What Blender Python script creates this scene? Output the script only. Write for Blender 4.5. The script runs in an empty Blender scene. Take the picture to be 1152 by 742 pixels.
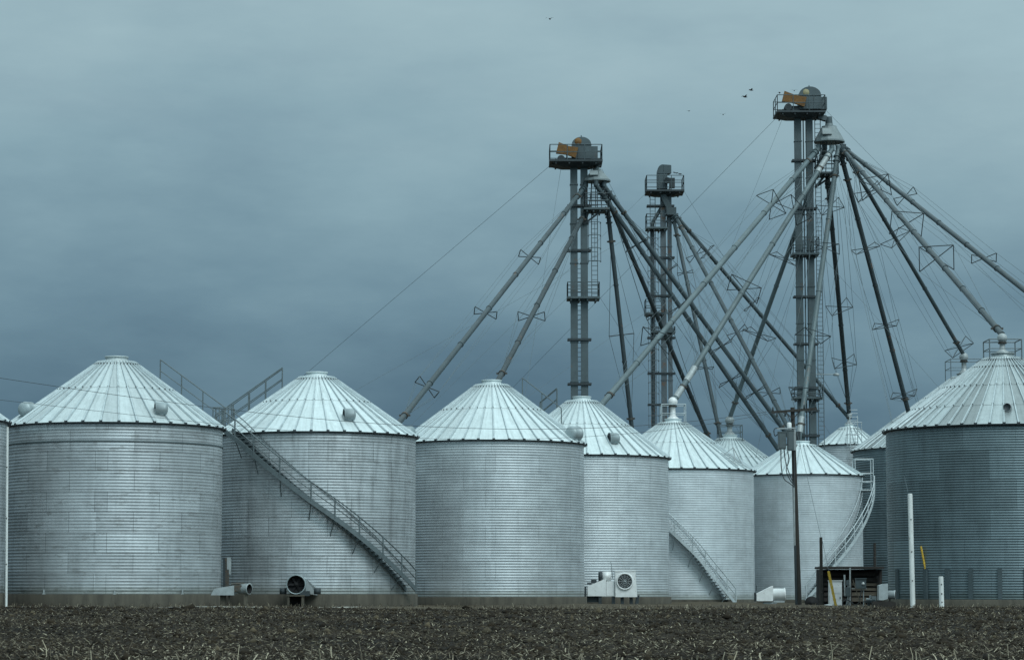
import bpy, math, random
import numpy as np
from mathutils import Vector, Matrix
random.seed(7); rng = np.random.default_rng(7)
sc = bpy.context.scene
C = sc.collection
R = math.radians
F = 2800.0
PITCH = math.atan(291 / F)
EYE = 1.0
CP, SP = math.cos(PITCH), math.sin(PITCH)

# ------------------------------------------------------------------ camera
cd = bpy.data.cameras.new('camera'); cam = bpy.data.objects.new('camera', cd); C.objects.link(cam)
cam.location = (0, 0, EYE); cam.rotation_euler = (math.pi / 2 + PITCH, 0, 0)
cd.sensor_width = 36; cd.lens = F / 1152 * 36; cd.clip_start = 0.5; cd.clip_end = 9000
sc.camera = cam
sc.view_settings.view_transform = 'Standard'; sc.view_settings.look = 'None'; sc.view_settings.exposure = 0

def ray(px, py):
    u = (px - 576) / F; v = (371 - py) / F
    return Vector((u, CP - v * SP, SP + v * CP))
def P(px, py, Y):                      # survey point: where a sight line meets the depth Y
    d = ray(px, py); t = Y / d.y
    return Vector((d.x * t, Y, EYE + d.z * t))
def on_cyl(px, py, cx, cy, r):         # near hit of a sight line on an upright cylinder
    d = ray(px, py); a = d.x**2 + d.y**2; b = -2 * (d.x * cx + d.y * cy); c = cx * cx + cy * cy - r * r
    q = b * b - 4 * a * c
    t = (-b - math.sqrt(max(q, 0))) / (2 * a)
    return Vector((d.x * t, d.y * t, EYE + d.z * t))

# ------------------------------------------------------------------ materials
def nm(name):
    m = bpy.data.materials.new(name); m.use_nodes = True
    nt = m.node_tree; b = nt.nodes['Principled BSDF']
    return m, nt, b
def N(nt, t, **k):
    n = nt.nodes.new(t)
    for a, v in k.items(): setattr(n, a, v)
    return n
def ramp(nt, fac, stops):
    r = N(nt, 'ShaderNodeValToRGB'); e = r.color_ramp.elements
    e[0].position, e[0].color = stops[0][0], (*stops[0][1], 1)
    e[1].position, e[1].color = stops[-1][0], (*stops[-1][1], 1)
    for p, c in stops[1:-1]:
        q = e.new(p); q.color = (*c, 1)
    nt.links.new(fac, r.inputs[0]); return r.outputs[0]
def mixc(nt, a, b, fac, mode='MIX'):
    m = N(nt, 'ShaderNodeMix', data_type='RGBA', blend_type=mode)
    for s, v in ((0, fac), (6, a), (7, b)):
        if hasattr(v, 'links'): nt.links.new(v, m.inputs[s])
        else: m.inputs[s].default_value = v if s == 0 else (*v, 1)
    return m.outputs[2]
def noise(nt, vec, scale, detail=4, rough=.6):
    n = N(nt, 'ShaderNodeTexNoise'); n.inputs['Scale'].default_value = scale
    n.inputs['Detail'].default_value = detail; n.inputs['Roughness'].default_value = rough
    nt.links.new(vec, n.inputs['Vector']); return n.outputs['Fac']
def mapping(nt, vec, scale, loc=(0, 0, 0)):
    m = N(nt, 'ShaderNodeMapping'); m.inputs['Scale'].default_value = scale; m.inputs['Location'].default_value = loc
    nt.links.new(vec, m.inputs['Vector']); return m.outputs[0]

def g3(v, t=(1, 1, 1)): return (v * t[0], v * t[1], v * t[2])

def wall_mat(name, base, tint=(.97, 1, 1.02), metallic=.45, rough=.48, var=.16, seed=0, stain=.3, row=1.1, patch=0.0, seamk=.62):
    m, nt, b = nm(name)
    uv = N(nt, 'ShaderNodeUVMap').outputs[0]
    uvo = mapping(nt, uv, (1, 1, 1), (seed * 3.7, 0, seed * 2.1))
    br = N(nt, 'ShaderNodeTexBrick'); nt.links.new(uvo, br.inputs['Vector'])
    br.inputs['Color1'].default_value = (*g3(base * (1 - var), tint), 1)
    br.inputs['Color2'].default_value = (*g3(base * (1 + var), tint), 1)
    br.inputs['Mortar'].default_value = (*g3(base * seamk, tint), 1)
    br.inputs['Scale'].default_value = 1; br.inputs['Mortar Size'].default_value = .018
    br.inputs['Mortar Smooth'].default_value = .3; br.inputs['Bias'].default_value = 0
    br.inputs['Brick Width'].default_value = 2.85; br.inputs['Row Height'].default_value = row
    col = br.outputs[0]
    # vertical streaks
    st = noise(nt, mapping(nt, uvo, (1.6, .16, 1)), 1.3, 6, .65)
    col = mixc(nt, col, ramp(nt, st, [(.3, (1 - stain,) * 3), (.5, (1, 1, 1)), (.72, (1 + stain * .35,) * 3)]), 1.0, 'MULTIPLY')
    # blotches of white oxide and dull grey
    bl = noise(nt, mapping(nt, uvo, (.5, .9, 1)), 1.7, 7, .7)
    col = mixc(nt, col, ramp(nt, bl, [(.35, (.88,) * 3), (.55, (1, 1, 1)), (.75, (1.1,) * 3)]), 1.0, 'MULTIPLY')
    fine = noise(nt, mapping(nt, uvo, (1, 3, 1)), 9, 3, .7)
    col = mixc(nt, col, ramp(nt, fine, [(.25, (.86,) * 3), (.75, (1.12,) * 3)]), 1.0, 'MULTIPLY')
    if patch:
        pn = noise(nt, mapping(nt, uvo, (.35, 1.1, 1), (seed, 5, 0)), 2.4, 8, .75)
        pf = ramp(nt, pn, [(.56, (0, 0, 0)), (.60, (patch,) * 3)])
        col = mixc(nt, col, g3(base * .45, (.95, 1, 1)), pf)
    # dirt rising from the foot
    sep = N(nt, 'ShaderNodeSeparateXYZ'); nt.links.new(uv, sep.inputs[0])
    dz = N(nt, 'ShaderNodeMath', operation='ADD'); nt.links.new(sep.outputs[1], dz.inputs[0])
    dn = noise(nt, mapping(nt, uv, (2, .4, 1)), 1.5, 5)
    mm = N(nt, 'ShaderNodeMath', operation='MULTIPLY'); nt.links.new(dn, mm.inputs[0]); mm.inputs[1].default_value = -.5
    nt.links.new(mm.outputs[0], dz.inputs[1])
    col = mixc(nt, col, ramp(nt, dz.outputs[0], [(0, (.66, .66, .62)), (.12, (.92, .92, .9)), (.4, (1, 1, 1))]), 1.0, 'MULTIPLY')
    nt.links.new(col, b.inputs['Base Color'])
    b.inputs['Metallic'].default_value = metallic
    rr = N(nt, 'ShaderNodeMapRange'); nt.links.new(bl, rr.inputs[0]); rr.inputs[3].default_value = rough - .1; rr.inputs[4].default_value = rough + .14
    nt.links.new(rr.outputs[0], b.inputs['Roughness'])
    return m

def roof_mat(name, base, metallic=.3, rough=.5, var=.1, seed=0, tint=(.87, 1, 1.02)):
    m, nt, b = nm(name)
    uv = N(nt, 'ShaderNodeUVMap').outputs[0]     # u = panel number, v = metres down the slope
    sep = N(nt, 'ShaderNodeSeparateXYZ'); nt.links.new(uv, sep.inputs[0])
    fl = N(nt, 'ShaderNodeMath', operation='FLOOR'); nt.links.new(sep.outputs[0], fl.inputs[0])
    wn = N(nt, 'ShaderNodeTexWhiteNoise', noise_dimensions='2D')
    cb = N(nt, 'ShaderNodeCombineXYZ'); nt.links.new(fl.outputs[0], cb.inputs[0]); cb.inputs[1].default_value = seed * 1.3 + .5
    nt.links.new(cb.outputs[0], wn.inputs['Vector'])
    col = ramp(nt, wn.outputs['Value'], [(0, g3(base * (1 - var), tint)), (1, g3(base * (1 + var * .6), tint))])
    s = noise(nt, mapping(nt, uv, (2.5, .35, 1), (seed, 0, 0)), 1.2, 6, .7)
    col = mixc(nt, col, ramp(nt, s, [(.3, (.72, .73, .73)), (.5, (.98, .98, .98)), (.75, (1.08, 1.08, 1.08))]), 1.0, 'MULTIPLY')
    f = noise(nt, N(nt, 'ShaderNodeTexCoord').outputs['Object'], 3.0, 6, .75)
    col = mixc(nt, col, ramp(nt, f, [(.3, (.86,) * 3), (.7, (1.06,) * 3)]), 1.0, 'MULTIPLY')
    nt.links.new(col, b.inputs['Base Color']); b.inputs['Metallic'].default_value = metallic
    b.inputs['Roughness'].default_value = rough
    return m

def plain(name, col, metallic=0.0, rough=.6, var=.18, scale=3.0, rust=0.0, rustcol=(.16, .075, .03), stretch=(1, 1, 1)):
    m, nt, b = nm(name)
    oc = N(nt, 'ShaderNodeTexCoord').outputs['Object']
    oc = mapping(nt, oc, stretch)
    n = noise(nt, oc, scale, 6, .65)
    c = ramp(nt, n, [(.28, g3(1 - var, col)), (.72, g3(1 + var, col))])
    if rust:
        rn = noise(nt, oc, scale * 1.7, 8, .75)
        c = mixc(nt, c, rustcol, ramp(nt, rn, [(.62 - rust * .3, (0, 0, 0)), (.72 - rust * .25, (.85,) * 3)]))
    nt.links.new(c, b.inputs['Base Color']); b.inputs['Metallic'].default_value = metallic
    b.inputs['Roughness'].default_value = rough
    return m

M_STEEL = plain('galvanised_tower_steel', (.062, .088, .098), .2, .6, .25, .9, .04)
M_PIPE = plain('weathered_spout_pipe', (.046, .068, .077), .2, .55, .25, .8, .04, stretch=(1, 1, .4))
M_PIPEL = plain('pale_spout_pipe', (.10, .138, .15), .2, .55, .25, .8, .04, stretch=(1, 1, .4))
M_HOOD = plain('distributor_sheet', (.17, .21, .22), .2, .55, .2, 2, .03)
M_PIPED = plain('dark_spout_pipe', (.034, .05, .057), .15, .6, .25, .8, .06)
M_DARK = plain('dark_steel', (.03, .042, .048), .2, .6, .3, 2)
M_RUST = plain('rusty_collar', (.062, .062, .056), .2, .75, .35, 5, .25)
M_WIRE = plain('steel_wire', (.10, .135, .15), .2, .6, .1, 1)
M_WIRED = plain('dark_power_cable', (.035, .045, .05), 0, .7, .1, 1)
M_ORANGE = plain('weathered_orange_paint', (.14, .066, .012), 0, .7, .35, 3, .2)
M_STAIR = plain('galvanised_stair_steel', (.11, .14, .15), .3, .5, .2, 2)
M_STAIRL = plain('bright_stair_steel', (.42, .48, .50), .25, .5, .18, 2)
M_CONC = plain('stained_concrete', (.066, .061, .047), 0, .9, .4, 1.3, .25, (.035, .033, .026), stretch=(1.5, 1.5, .3))
M_WHITE = plain('white_painted_metal', (.66, .69, .69), .1, .5, .12, 2.5, .06)
M_WPOST = plain('white_painted_post', (.62, .65, .64), 0, .6, .16, 3, .08, stretch=(1, 1, .3))
M_GREY = plain('grey_painted_metal', (.30, .34, .35), .2, .5, .2, 3, .1)
M_BLACK = plain('black_opening', (.008, .009, .01), 0, .9, .2, 4)
M_WOOD = plain('weathered_pole_wood', (.032, .031, .028), 0, .95, .4, 3, stretch=(6, 6, .5))
M_TIMBER = plain('dark_timber', (.02, .018, .016), 0, .9, .4, 2.5, stretch=(.6, 3, 5))
M_PLANK = plain('pale_plank_wood', (.085, .075, .058), 0, .9, .45, 2.5, stretch=(.6, 3, 5))
M_YELLOW = plain('yellow_guy_guard_plastic', (.55, .36, .04), 0, .5, .15, 6)
M_BIRD = plain('dark_feathers', (.02, .02, .022), 0, .9, .2, 8)
M_BOX = plain('transformer_grey', (.075, .10, .108), .1, .55, .15, 4)

# ------------------------------------------------------------------ mesh builder
class MB:
    def __init__(s): s.v = []; s.f = []; s.m = []; s.uv = {}; s.sm = []
    def add(s, vs, fs, mi=0, smooth=False, uvs=None):
        o = len(s.v); s.v.extend([tuple(v) for v in vs])
        for k, f in enumerate(fs):
            if uvs is not None: s.uv[len(s.f)] = uvs[k]
            s.f.append(tuple(i + o for i in f)); s.m.append(mi); s.sm.append(smooth)
    def box(s, c, size, rot=None, mi=0):
        hx, hy, hz = [q / 2 for q in size]; c = Vector(c)
        vs = [Vector((x, y, z)) for x in (-hx, hx) for y in (-hy, hy) for z in (-hz, hz)]
        if rot is not None: vs = [rot @ v for v in vs]
        s.add([c + v for v in vs], [(0, 1, 3, 2), (4, 6, 7, 5), (0, 4, 5, 1), (2, 3, 7, 6), (0, 2, 6, 4), (1, 5, 7, 3)], mi)
    def frame(s, a, b, up=Vector((0, 0, 1))):
        d = (b - a).normalized()
        if abs(d.dot(up)) > .98: up = Vector((0, 1, 0))
        x = d.cross(up).normalized(); y = x.cross(d).normalized()
        return d, x, y
    def bar(s, a, b, w, h, mi=0, up=Vector((0, 0, 1))):   # rectangular section, w sideways, h along up
        a, b = Vector(a), Vector(b); d, x, y = s.frame(a, b, up)
        vs = [p + x * (w / 2 * i) + y * (h / 2 * j) for p in (a, b) for i, j in ((-1, -1), (1, -1), (1, 1), (-1, 1))]
        s.add(vs, [(0, 1, 2, 3), (7, 6, 5, 4), (0, 4, 5, 1), (1, 5, 6, 2), (2, 6, 7, 3), (3, 7, 4, 0)], mi)
    def tube(s, a, b, r, n=10, mi=0, r2=None, cap=True, smooth=True):
        a, b = Vector(a), Vector(b); d, x, y = s.frame(a, b); r2 = r if r2 is None else r2
        vs = [p + (x * math.cos(t) + y * math.sin(t)) * q for p, q in ((a, r), (b, r2)) for t in [2 * math.pi * k / n for k in range(n)]]
        s.add(vs, [(k, (k + 1) % n, n + (k + 1) % n, n + k) for k in range(n)], mi, smooth)
        if cap:
            s.add(vs[:n], [tuple(reversed(range(n)))], mi); s.add(vs[n:], [tuple(range(n))], mi)
    def path(s, pts, r, n=5, mi=0):
        pts = [Vector(p) for p in pts]; vs = []
        for i, p in enumerate(pts):
            a = pts[max(i - 1, 0)]; b = pts[min(i + 1, len(pts) - 1)]; d, x, y = s.frame(a, b)
            vs += [p + (x * math.cos(t) + y * math.sin(t)) * r for t in [2 * math.pi * k / n for k in range(n)]]
        fs = [(i * n + k, i * n + (k + 1) % n, (i + 1) * n + (k + 1) % n, (i + 1) * n + k) for i in range(len(pts) - 1) for k in range(n)]
        s.add(vs, fs, mi, True)
    def lathe(s, c, prof, n=24, mi=0, smooth=True, ax=None, closed=False):   # prof: (radius, height); ax: matrix turning +z into the axis
        c = Vector(c); vs = []
        for r, z in prof:
            for k in range(n):
                t = 2 * math.pi * k / n; p = Vector((r * math.cos(t), r * math.sin(t), z))
                if ax is not None: p = ax @ p
                vs.append(c + p)
        fs = [(i * n + k, i * n + (k + 1) % n, (i + 1) * n + (k + 1) % n, (i + 1) * n + k) for i in range(len(prof) - 1) for k in range(n)]
        s.add(vs, fs, mi, smooth)
        if prof[0][0] > 1e-4 and closed: s.add(vs[:n], [tuple(reversed(range(n)))], mi)
        if prof[-1][0] > 1e-4 and closed: s.add(vs[-n:], [tuple(range(n))], mi)
    def build(s, name, mats, parent=None, base=None):
        if not isinstance(mats, (list, tuple)): mats = [mats]
        me = bpy.data.meshes.new(name); off = Vector((0, 0, 0))
        if parent is not None: off = parent['_o'] if '_o' in parent else (0, 0, 0); off = Vector(off)
        elif base is not None: off = Vector(base)
        me.from_pydata([tuple(Vector(v) - off) for v in s.v], [], s.f)
        for m in mats: me.materials.append(m)
        me.polygons.foreach_set('material_index', s.m); me.polygons.foreach_set('use_smooth', s.sm)
        if s.uv:
            ul = me.uv_layers.new(name='UVMap')
            for i, u in s.uv.items():
                for k, li in enumerate(me.polygons[i].loop_indices): ul.data[li].uv = u[k]
        me.update()
        o = bpy.data.objects.new(name, me); C.objects.link(o)
        if parent is not None: o.parent = parent
        else: o.location = off
        o['_o'] = tuple(off)
        return o

def thing(name, label, cat, loc, group=None):
    o = bpy.data.objects.new(name, None); C.objects.link(o); o.location = loc; o['_o'] = tuple(loc)
    o['label'] = label; o['category'] = cat
    if group: o['group'] = group
    return o
def tag(o, label, cat, group=None):
    o['label'] = label; o['category'] = cat
    if group: o['group'] = group
    return o

# ------------------------------------------------------------------ grain bins
def az(t): return Vector((math.sin(t), -math.cos(t), 0))       # t = 0 faces the camera, positive to the right

class Bin: pass
def grain_bin(label, cx, rpx, D, yb, ye, ya, ribs, wmat, rmat, pitch=.17, amp=.0075, capr=.62, group='round corrugated grain bins',
              rings=(.44,), name='grain_bin', rmax=None, zbase=None, seam=True, fz=None):
    B = Bin(); c = P(cx, 600, D); B.c = Vector((c.x, D, 0))
    r = rpx * (D * CP + 8 * SP) / F; B.r = r
    B.zb = P(cx, yb, D - r).z if zbase is None else zbase
    B.ze = P(cx, ye, D - r).z; B.za = P(cx, ya, D).z
    root = thing(name, label, 'grain bin', B.c, group); B.root = root
    # foundation
    if B.zb > .05:
        m = MB(); fr = r + .16
        m.lathe(B.c, [(fr, -.3), (fr, B.zb - .03), (fr - .03, B.zb), (r - .2, B.zb)], 72)
        m.build('foundation', M_CONC, root)
    # corrugated wall
    nz = int((B.ze - B.zb) / pitch * 6); nt_ = 120
    vs = []; fs = []; uvs = []
    for i in range(nz + 1):
        z = B.zb + (B.ze - B.zb) * i / nz
        rr = r + amp * math.sin(2 * math.pi * (z - B.zb) / pitch)
        # sheets lap at each ring: a small step
        for k in range(nt_):
            t = 2 * math.pi * k / nt_
            q = rr + .012 * math.sin(3.1 * t + z * .7) * math.sin(z * 1.3 + t * 5)
            vs.append((B.c.x + q * math.sin(t), B.c.y - q * math.cos(t), z))
    for i in range(nz):
        z0 = (B.ze - B.zb) * i / nz; z1 = (B.ze - B.zb) * (i + 1) / nz
        for k in range(nt_):
            k2 = (k + 1) % nt_; u0 = 2 * math.pi * k / nt_ * r; u1 = 2 * math.pi * (k + 1) / nt_ * r
            fs.append((i * nt_ + k, i * nt_ + k2, (i + 1) * nt_ + k2, (i + 1) * nt_ + k)); uvs.append(((u0, z0), (u1, z0), (u1, z1), (u0, z1)))
    m = MB(); m.add(vs, fs, 0, True, uvs); wall = m.build('wall', wmat, root); B.wall = wall
    # conical roof: flat sheets between standing ribs, gutterless eave, lid
    oz = B.ze - .02; er = r + .17; rc = capr + .42; zc = B.za - .36
    slope = (zc - oz) / (er - rc); B.slope = slope; B.er = er; B.oz = oz
    def rz(rad): return oz + (er - rad) * slope
    B.rz = rz
    m = MB(); dark = 1
    steps = [er] + [rc + (er - rc) * q for q in rings] + [rc]
    for i in range(ribs):
        t0 = 2 * math.pi * i / ribs + .03; t1 = 2 * math.pi * (i + 1) / ribs + .03
        a0, a1 = az(t0), az(t1)
        for j in range(len(steps) - 1):
            ra, rb = steps[j], steps[j + 1]
            lift = .012 * j
            vs = [B.c + a0 * ra, B.c + a1 * ra, B.c + a1 * rb, B.c + a0 * rb]
            zz = [rz(ra) + lift] * 2 + [rz(rb) + lift] * 2
            vs = [Vector((v.x, v.y, z)) for v, z in zip(vs, zz)]
            w0 = (er - ra); w1 = (er - rb)
            m.add(vs, [(0, 1, 2, 3)], 0, False, [((i + .02, w0), (i + .98, w0), (i + .98, w1), (i + .02, w1))])
            if j: # lap edge of the upper sheet
                lo = [Vector((v.x, v.y, v.z - lift + .012 * (j - 1))) for v in vs[:2]]
                m.add([lo[0], lo[1], vs[1], vs[0]], [(0, 1, 2, 3)], dark)
        # standing rib
        w = .05; h = .08
        A = B.c + a0 * (er + .02); A.z = rz(er) + .012; Q = B.c + a0 * rc; Q.z = rz(rc) + .035
        d = (Q - A).normalized(); side = Vector((-a0.y, a0.x, 0)); up = side.cross(d); up = up if up.z > 0 else -up
        bx = [A - side * w - up * .01, A - side * w * .55 + up * h, A + side * w * .55 + up * h, A + side * w - up * .01]
        tx = [Q - side * w * .55, Q - side * w * .4 + up * h * .8, Q + side * w * .4 + up * h * .8, Q + side * w * .55]
        uvr = [((i + .5, 0),) * 4] * 3
        m.add(bx + tx, [(0, 1, 5, 4), (1, 2, 6, 5), (2, 3, 7, 6)], 2, False)
        m.add(bx, [(0, 3, 2, 1)], dark)
        # dark closure under the rib end
        ec = B.c + a0 * (er + .03); ec.z = oz + .02
        m.bar(ec - side * .085 + Vector((0, 0, .01)), ec + side * .085 + Vector((0, 0, .01)), .05, .13, dark)
        for q in rings:       # ring clips
            rad = rc + (er - rc) * q; cc = B.c + a0 * rad; cc.z = rz(rad) + .07
            m.bar(cc - side * .055, cc + side * .055, .05, .06, dark)
        cc = B.c + a0 * (rc + .25); cc.z = rz(rc + .25) + .07
        m.bar(cc - side * .05, cc + side * .05, .06, .07, dark)
    # underside lip: dark drip edge under the sheets
    m.lathe(B.c, [(er + .015, oz + .012), (er + .015, oz - .06), (r + .02, oz - .075)], 96, dark, True)
    roof = m.build('roof', [rmat, M_DARK, rib_mat(rmat)], root); B.roof = roof
    m = MB(); zt = rz(rc)
    m.lathe(B.c, [(rc + .03, zt - .03), (rc + .03, zt + .08), (capr, zt + .14), (capr, B.za - .08), (capr + .05, B.za - .07), (capr + .04, B.za), (0.0, B.za + .04)], 40, 0)
    B.lid = m.build('roof_lid', rmat, roof)
    return B

_rib = {}
def rib_mat(rm):
    if rm.name not in _rib:
        _rib[rm.name] = plain('standing_rib_' + rm.name, (.42, .49, .51), .35, .5, .2, 2)
    return _rib[rm.name]

def on_roof(B, t, q, h=0):       # t azimuth, q 0 at the eave .. 1 at the lid
    rc = 1.0; rad = B.er + (rc - B.er) * q
    p = B.c + az(t) * rad; p.z = B.rz(rad) + h
    return p
def vent(B, t, q, s=1.0, turn=None, mat=None, dark=True):
    # hooded roof vent: drum lying on its side over a short neck
    p = on_roof(B, t, q, .0); m = MB(); turn = t if turn is None else turn
    out = az(turn); side = Vector((-out.y, out.x, 0)); rr = .36 * s; L = .62 * s
    m.lathe(p + Vector((0, 0, -.1)), [(rr * .62, 0), (rr * .62, .45 * s + .1)], 20, 0)
    c = p + Vector((0, 0, .24 * s)); ax = Matrix((side, Vector((0, 0, 1)), out)).transposed()
    m.lathe(c, [(rr * math.sin(k * math.pi / 12), -L * .25 - rr * .55 * math.cos(k * math.pi / 12)) for k in range(7)] + [(rr, L * .5), (rr + .02, L * .5), (rr + .02, L * .53), (rr * .93, L * .53)], 22, 0, True, ax)
    m.lathe(c, [(rr * .93, L * .525), (rr * .88, L * .42), (0, L * .40)], 22, 1 if dark else 0, True, ax)
    m.build('roof_vent', [mat or M_VENT, M_DARK], B.roof)
def roof_rail(B, t, q0, q1, h=1.05, n=4, mat=None, second=.14, mid=True, name='roof_handrail', offs=(0, 1)):
    m = MB()
    for s in offs:
        tt0 = t + s * second * .6; tt1 = t + s * second * 3
        A = on_roof(B, tt0, q0); Z = on_roof(B, tt1, q1)
        up = Vector((0, 0, h))
        m.tube(A + up, Z + up, .035, 6)
        if mid: m.tube(A + up * .5, Z + up * .5, .028, 6)
        for k in range(n):
            p = A.lerp(Z, k / (n - 1)); m.tube(p - Vector((0, 0, .05)), p + up, .035, 6)
    return m.build(name, mat or M_STAIR, B.roof)

TW = (.91, 1, 1.045)
W1 = wall_mat('galvanised_wall_aged', .46, TW, seed=1, var=.14, stain=.16, patch=.55, metallic=.5, rough=.44, seamk=.5)
W2 = wall_mat('galvanised_wall_mottled', .45, TW, seed=2, var=.11, stain=.32, patch=.35, metallic=.5, rough=.44, seamk=.5)
W3 = wall_mat('galvanised_wall_clean', .53, TW, seed=3, var=.07, stain=.1, metallic=.55, rough=.42, seamk=.68)
W4 = wall_mat('galvanised_wall_pale', .58, TW, seed=4, var=.05, stain=.1, metallic=.48, rough=.45, seamk=.75)
W5 = wall_mat('galvanised_wall_white', .61, TW, seed=5, var=.025, stain=.12, metallic=.46, rough=.42, seamk=.88)
W7 = wall_mat('galvanised_wall_smooth', .58, TW, seed=7, var=.025, stain=.1, metallic=.46, rough=.42, seamk=.9)
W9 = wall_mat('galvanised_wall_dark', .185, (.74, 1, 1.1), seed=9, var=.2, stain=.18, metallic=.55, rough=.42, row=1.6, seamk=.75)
R1 = roof_mat('roof_sheet_aged', .58, seed=1, var=.17)
R2 = roof_mat('roof_sheet_bright', .68, seed=2, var=.12)
R5 = roof_mat('roof_sheet_white', .72, seed=5, var=.05)
R9 = roof_mat('roof_sheet_mirror', .40, seed=9, metallic=.65, rough=.36, var=.38)
M_VENT = plain('vent_hood_metal', (.27, .33, .345), .3, .5, .15, 2)

b0 = grain_bin('aged grain bin cut off by the left edge of the photo', -125, 128, 131, 667, 465, 390, 40, W1, R1)
b1 = grain_bin('wide mottled grain bin at left with a full conical roof and two hooded roof vents', 128, 120, 140, 668, 474, 401, 40, W1, R1)
b2 = grain_bin('grain bin with a dark stair climbing diagonally across its whole wall', 355, 112, 150, 668, 484.5, 418.5, 40, W2, R2)
b3 = grain_bin('clean tall grain bin between the stair bin and the bin with the square white fan', 553, 104, 161.5, 671, 494, 427.5, 40, W3, R2)
b4 = grain_bin('pale grain bin behind the square white fan unit, below the left tower', 655, 97, 173, 671, 510.5, 446, 40, W4, R2, amp=.008)
b5 = grain_bin('smooth whitish grain bin with a short stair and a ball fitting on its lid', 758, 90, 187, 674, 526, 471, 40, W5, R5, amp=.005)
b6 = grain_bin('half hidden grain bin behind, only its pale roof showing under a dull spout head', 822, 80, 215, 668, 540, 489, 40, W5, R5)
b7 = grain_bin('white grain bin behind the wooden utility pole with a curved stair at its right side', 903, 67, 195, 674, 532.5, 496, 26, W7, R5, rings=(), amp=.004)
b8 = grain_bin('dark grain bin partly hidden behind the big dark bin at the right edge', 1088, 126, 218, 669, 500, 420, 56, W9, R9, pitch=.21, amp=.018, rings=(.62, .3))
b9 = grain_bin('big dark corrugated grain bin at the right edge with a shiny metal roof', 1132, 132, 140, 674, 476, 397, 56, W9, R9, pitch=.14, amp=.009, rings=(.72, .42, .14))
b10 = grain_bin('small distant grain bin with a ladder rising above the other roofs', 957, 33.5, 232, 668, 499, 477, 22, W7, R5, capr=.4, rings=(), zbase=.3)

# vents and roof rails
vent(b1, R(-58), .17, 1.15, R(160)); vent(b1, R(36), .15, 1.05, R(-75))
vent(b2, R(27), .22, 1.05, R(-75))
vent(b3, R(-70), .1, 1.2, R(-120), dark=False); vent(b3, R(66), .08, 1.3, R(140), dark=False)
vent(b4, R(24), .22, 1.1, R(-72))
vent(b4, R(-70), .12, 1.2, R(-110))
vent(b9, R(-9), .2, .6, R(-20), M_GREY); vent(b8, R(-43), .2, 1.1, R(-80), M_DARK)
roof_rail(b1, R(99), .02, .72, 1.25, 4, offs=(0,), mid=True)
roof_rail(b2, R(-98), .0, .78, 1.35, 5, second=R(9), mid=True)
roof_rail(b3, R(100), .30, .8, 1.3, 3, M_STAIR, offs=(0,), mid=False)
roof_rail(b4, R(-105), .62, .85, 1.5, 2, M_STAIR, offs=(0, 1))

def ladder_frame(m, c, w, d, h, r=.03):
    pts = [c + Vector((x, y, 0)) for x, y in ((-w, -d), (w, -d), (w, d), (-w, d))]
    for k in range(4):
        a, b_ = pts[k], pts[(k + 1) % 4]
        m.tube(a - Vector((0, 0, .3)), a + Vector((0, 0, h)), r, 6)
        m.tube(a + Vector((0, 0, h)), b_ + Vector((0, 0, h)), r, 6)
        m.tube(a + Vector((0, 0, h * .5)), b_ + Vector((0, 0, h * .5)), r * .8, 6)
def inlet(B, h=1.3, s=1.0, mat=M_WHITE, rail=True, rmat=None, rw=1.0, rh=1.3):
    m = MB(); c = B.c.copy(); c.z = B.za
    m.lathe(c, [(.5 * s, -.02), (.5 * s, .08), (.24 * s, .3 * s), (.22 * s, h - .45 * s), (.3 * s, h - .44 * s), (.3 * s, h - .4 * s)], 18, 0)
    cc = c + Vector((0, 0, h - .05)); pr = [(0.42 * s * math.cos(a), .42 * s * math.sin(a)) for a in [math.pi * (k / 10 - .5) for k in range(11)]]
    m.lathe(cc, pr, 18, 0)
    m.lathe(cc, [(0, -.5 * s), (.36 * s, -.48 * s), (.36 * s, -.34 * s)], 18, 1)
    m.build('spout_inlet', [mat, M_RUST], B.roof)
    if rail:
        m = MB(); c2 = c - Vector((0, 0, .35)); ladder_frame(m, c2, rw, rw, rh + .3, .035)
        m.build('lid_railing', rmat or M_STAIRL, B.roof)
    return c + Vector((0, 0, h + .15))
i5 = inlet(b5, 1.35, .85, M_WHITE, rw=.9, rh=1.1)
i6 = inlet(b6, 1.3, .95, M_GREY, rmat=M_STAIR, rw=1.0, rh=.85)
i8 = inlet(b8, 1.5, .95, M_GREY, rmat=M_STAIR, rw=1.4, rh=1.2)
i9 = inlet(b9, .9, .68, M_GREY, rmat=M_STAIR, rw=.9, rh=.75)
i10 = inlet(b10, .9, .7, M_GREY, rail=False)
# small hatch frame on the roof of b5
m = MB()
for k in range(4):
    a = on_roof(b5, R(50), .1 + .07 * k, .02); b_ = on_roof(b5, R(62), .1 + .07 * k, .02); m.tube(a, b_ , .025, 5)
for t in (50, 62):
    m.tube(on_roof(b5, R(t), .05, .05), on_roof(b5, R(t), .34, .05), .03, 5)
ap = on_roof(b5, R(56), .2, .95); m.tube(on_roof(b5, R(50), .3, .05), ap, .028, 5); m.tube(on_roof(b5, R(62), .12, .05), ap, .028, 5)
m.tube(on_roof(b5, R(50), .1, .05), ap, .028, 5)
m.build('roof_ladder', M_GREY, b5.roof)
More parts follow.
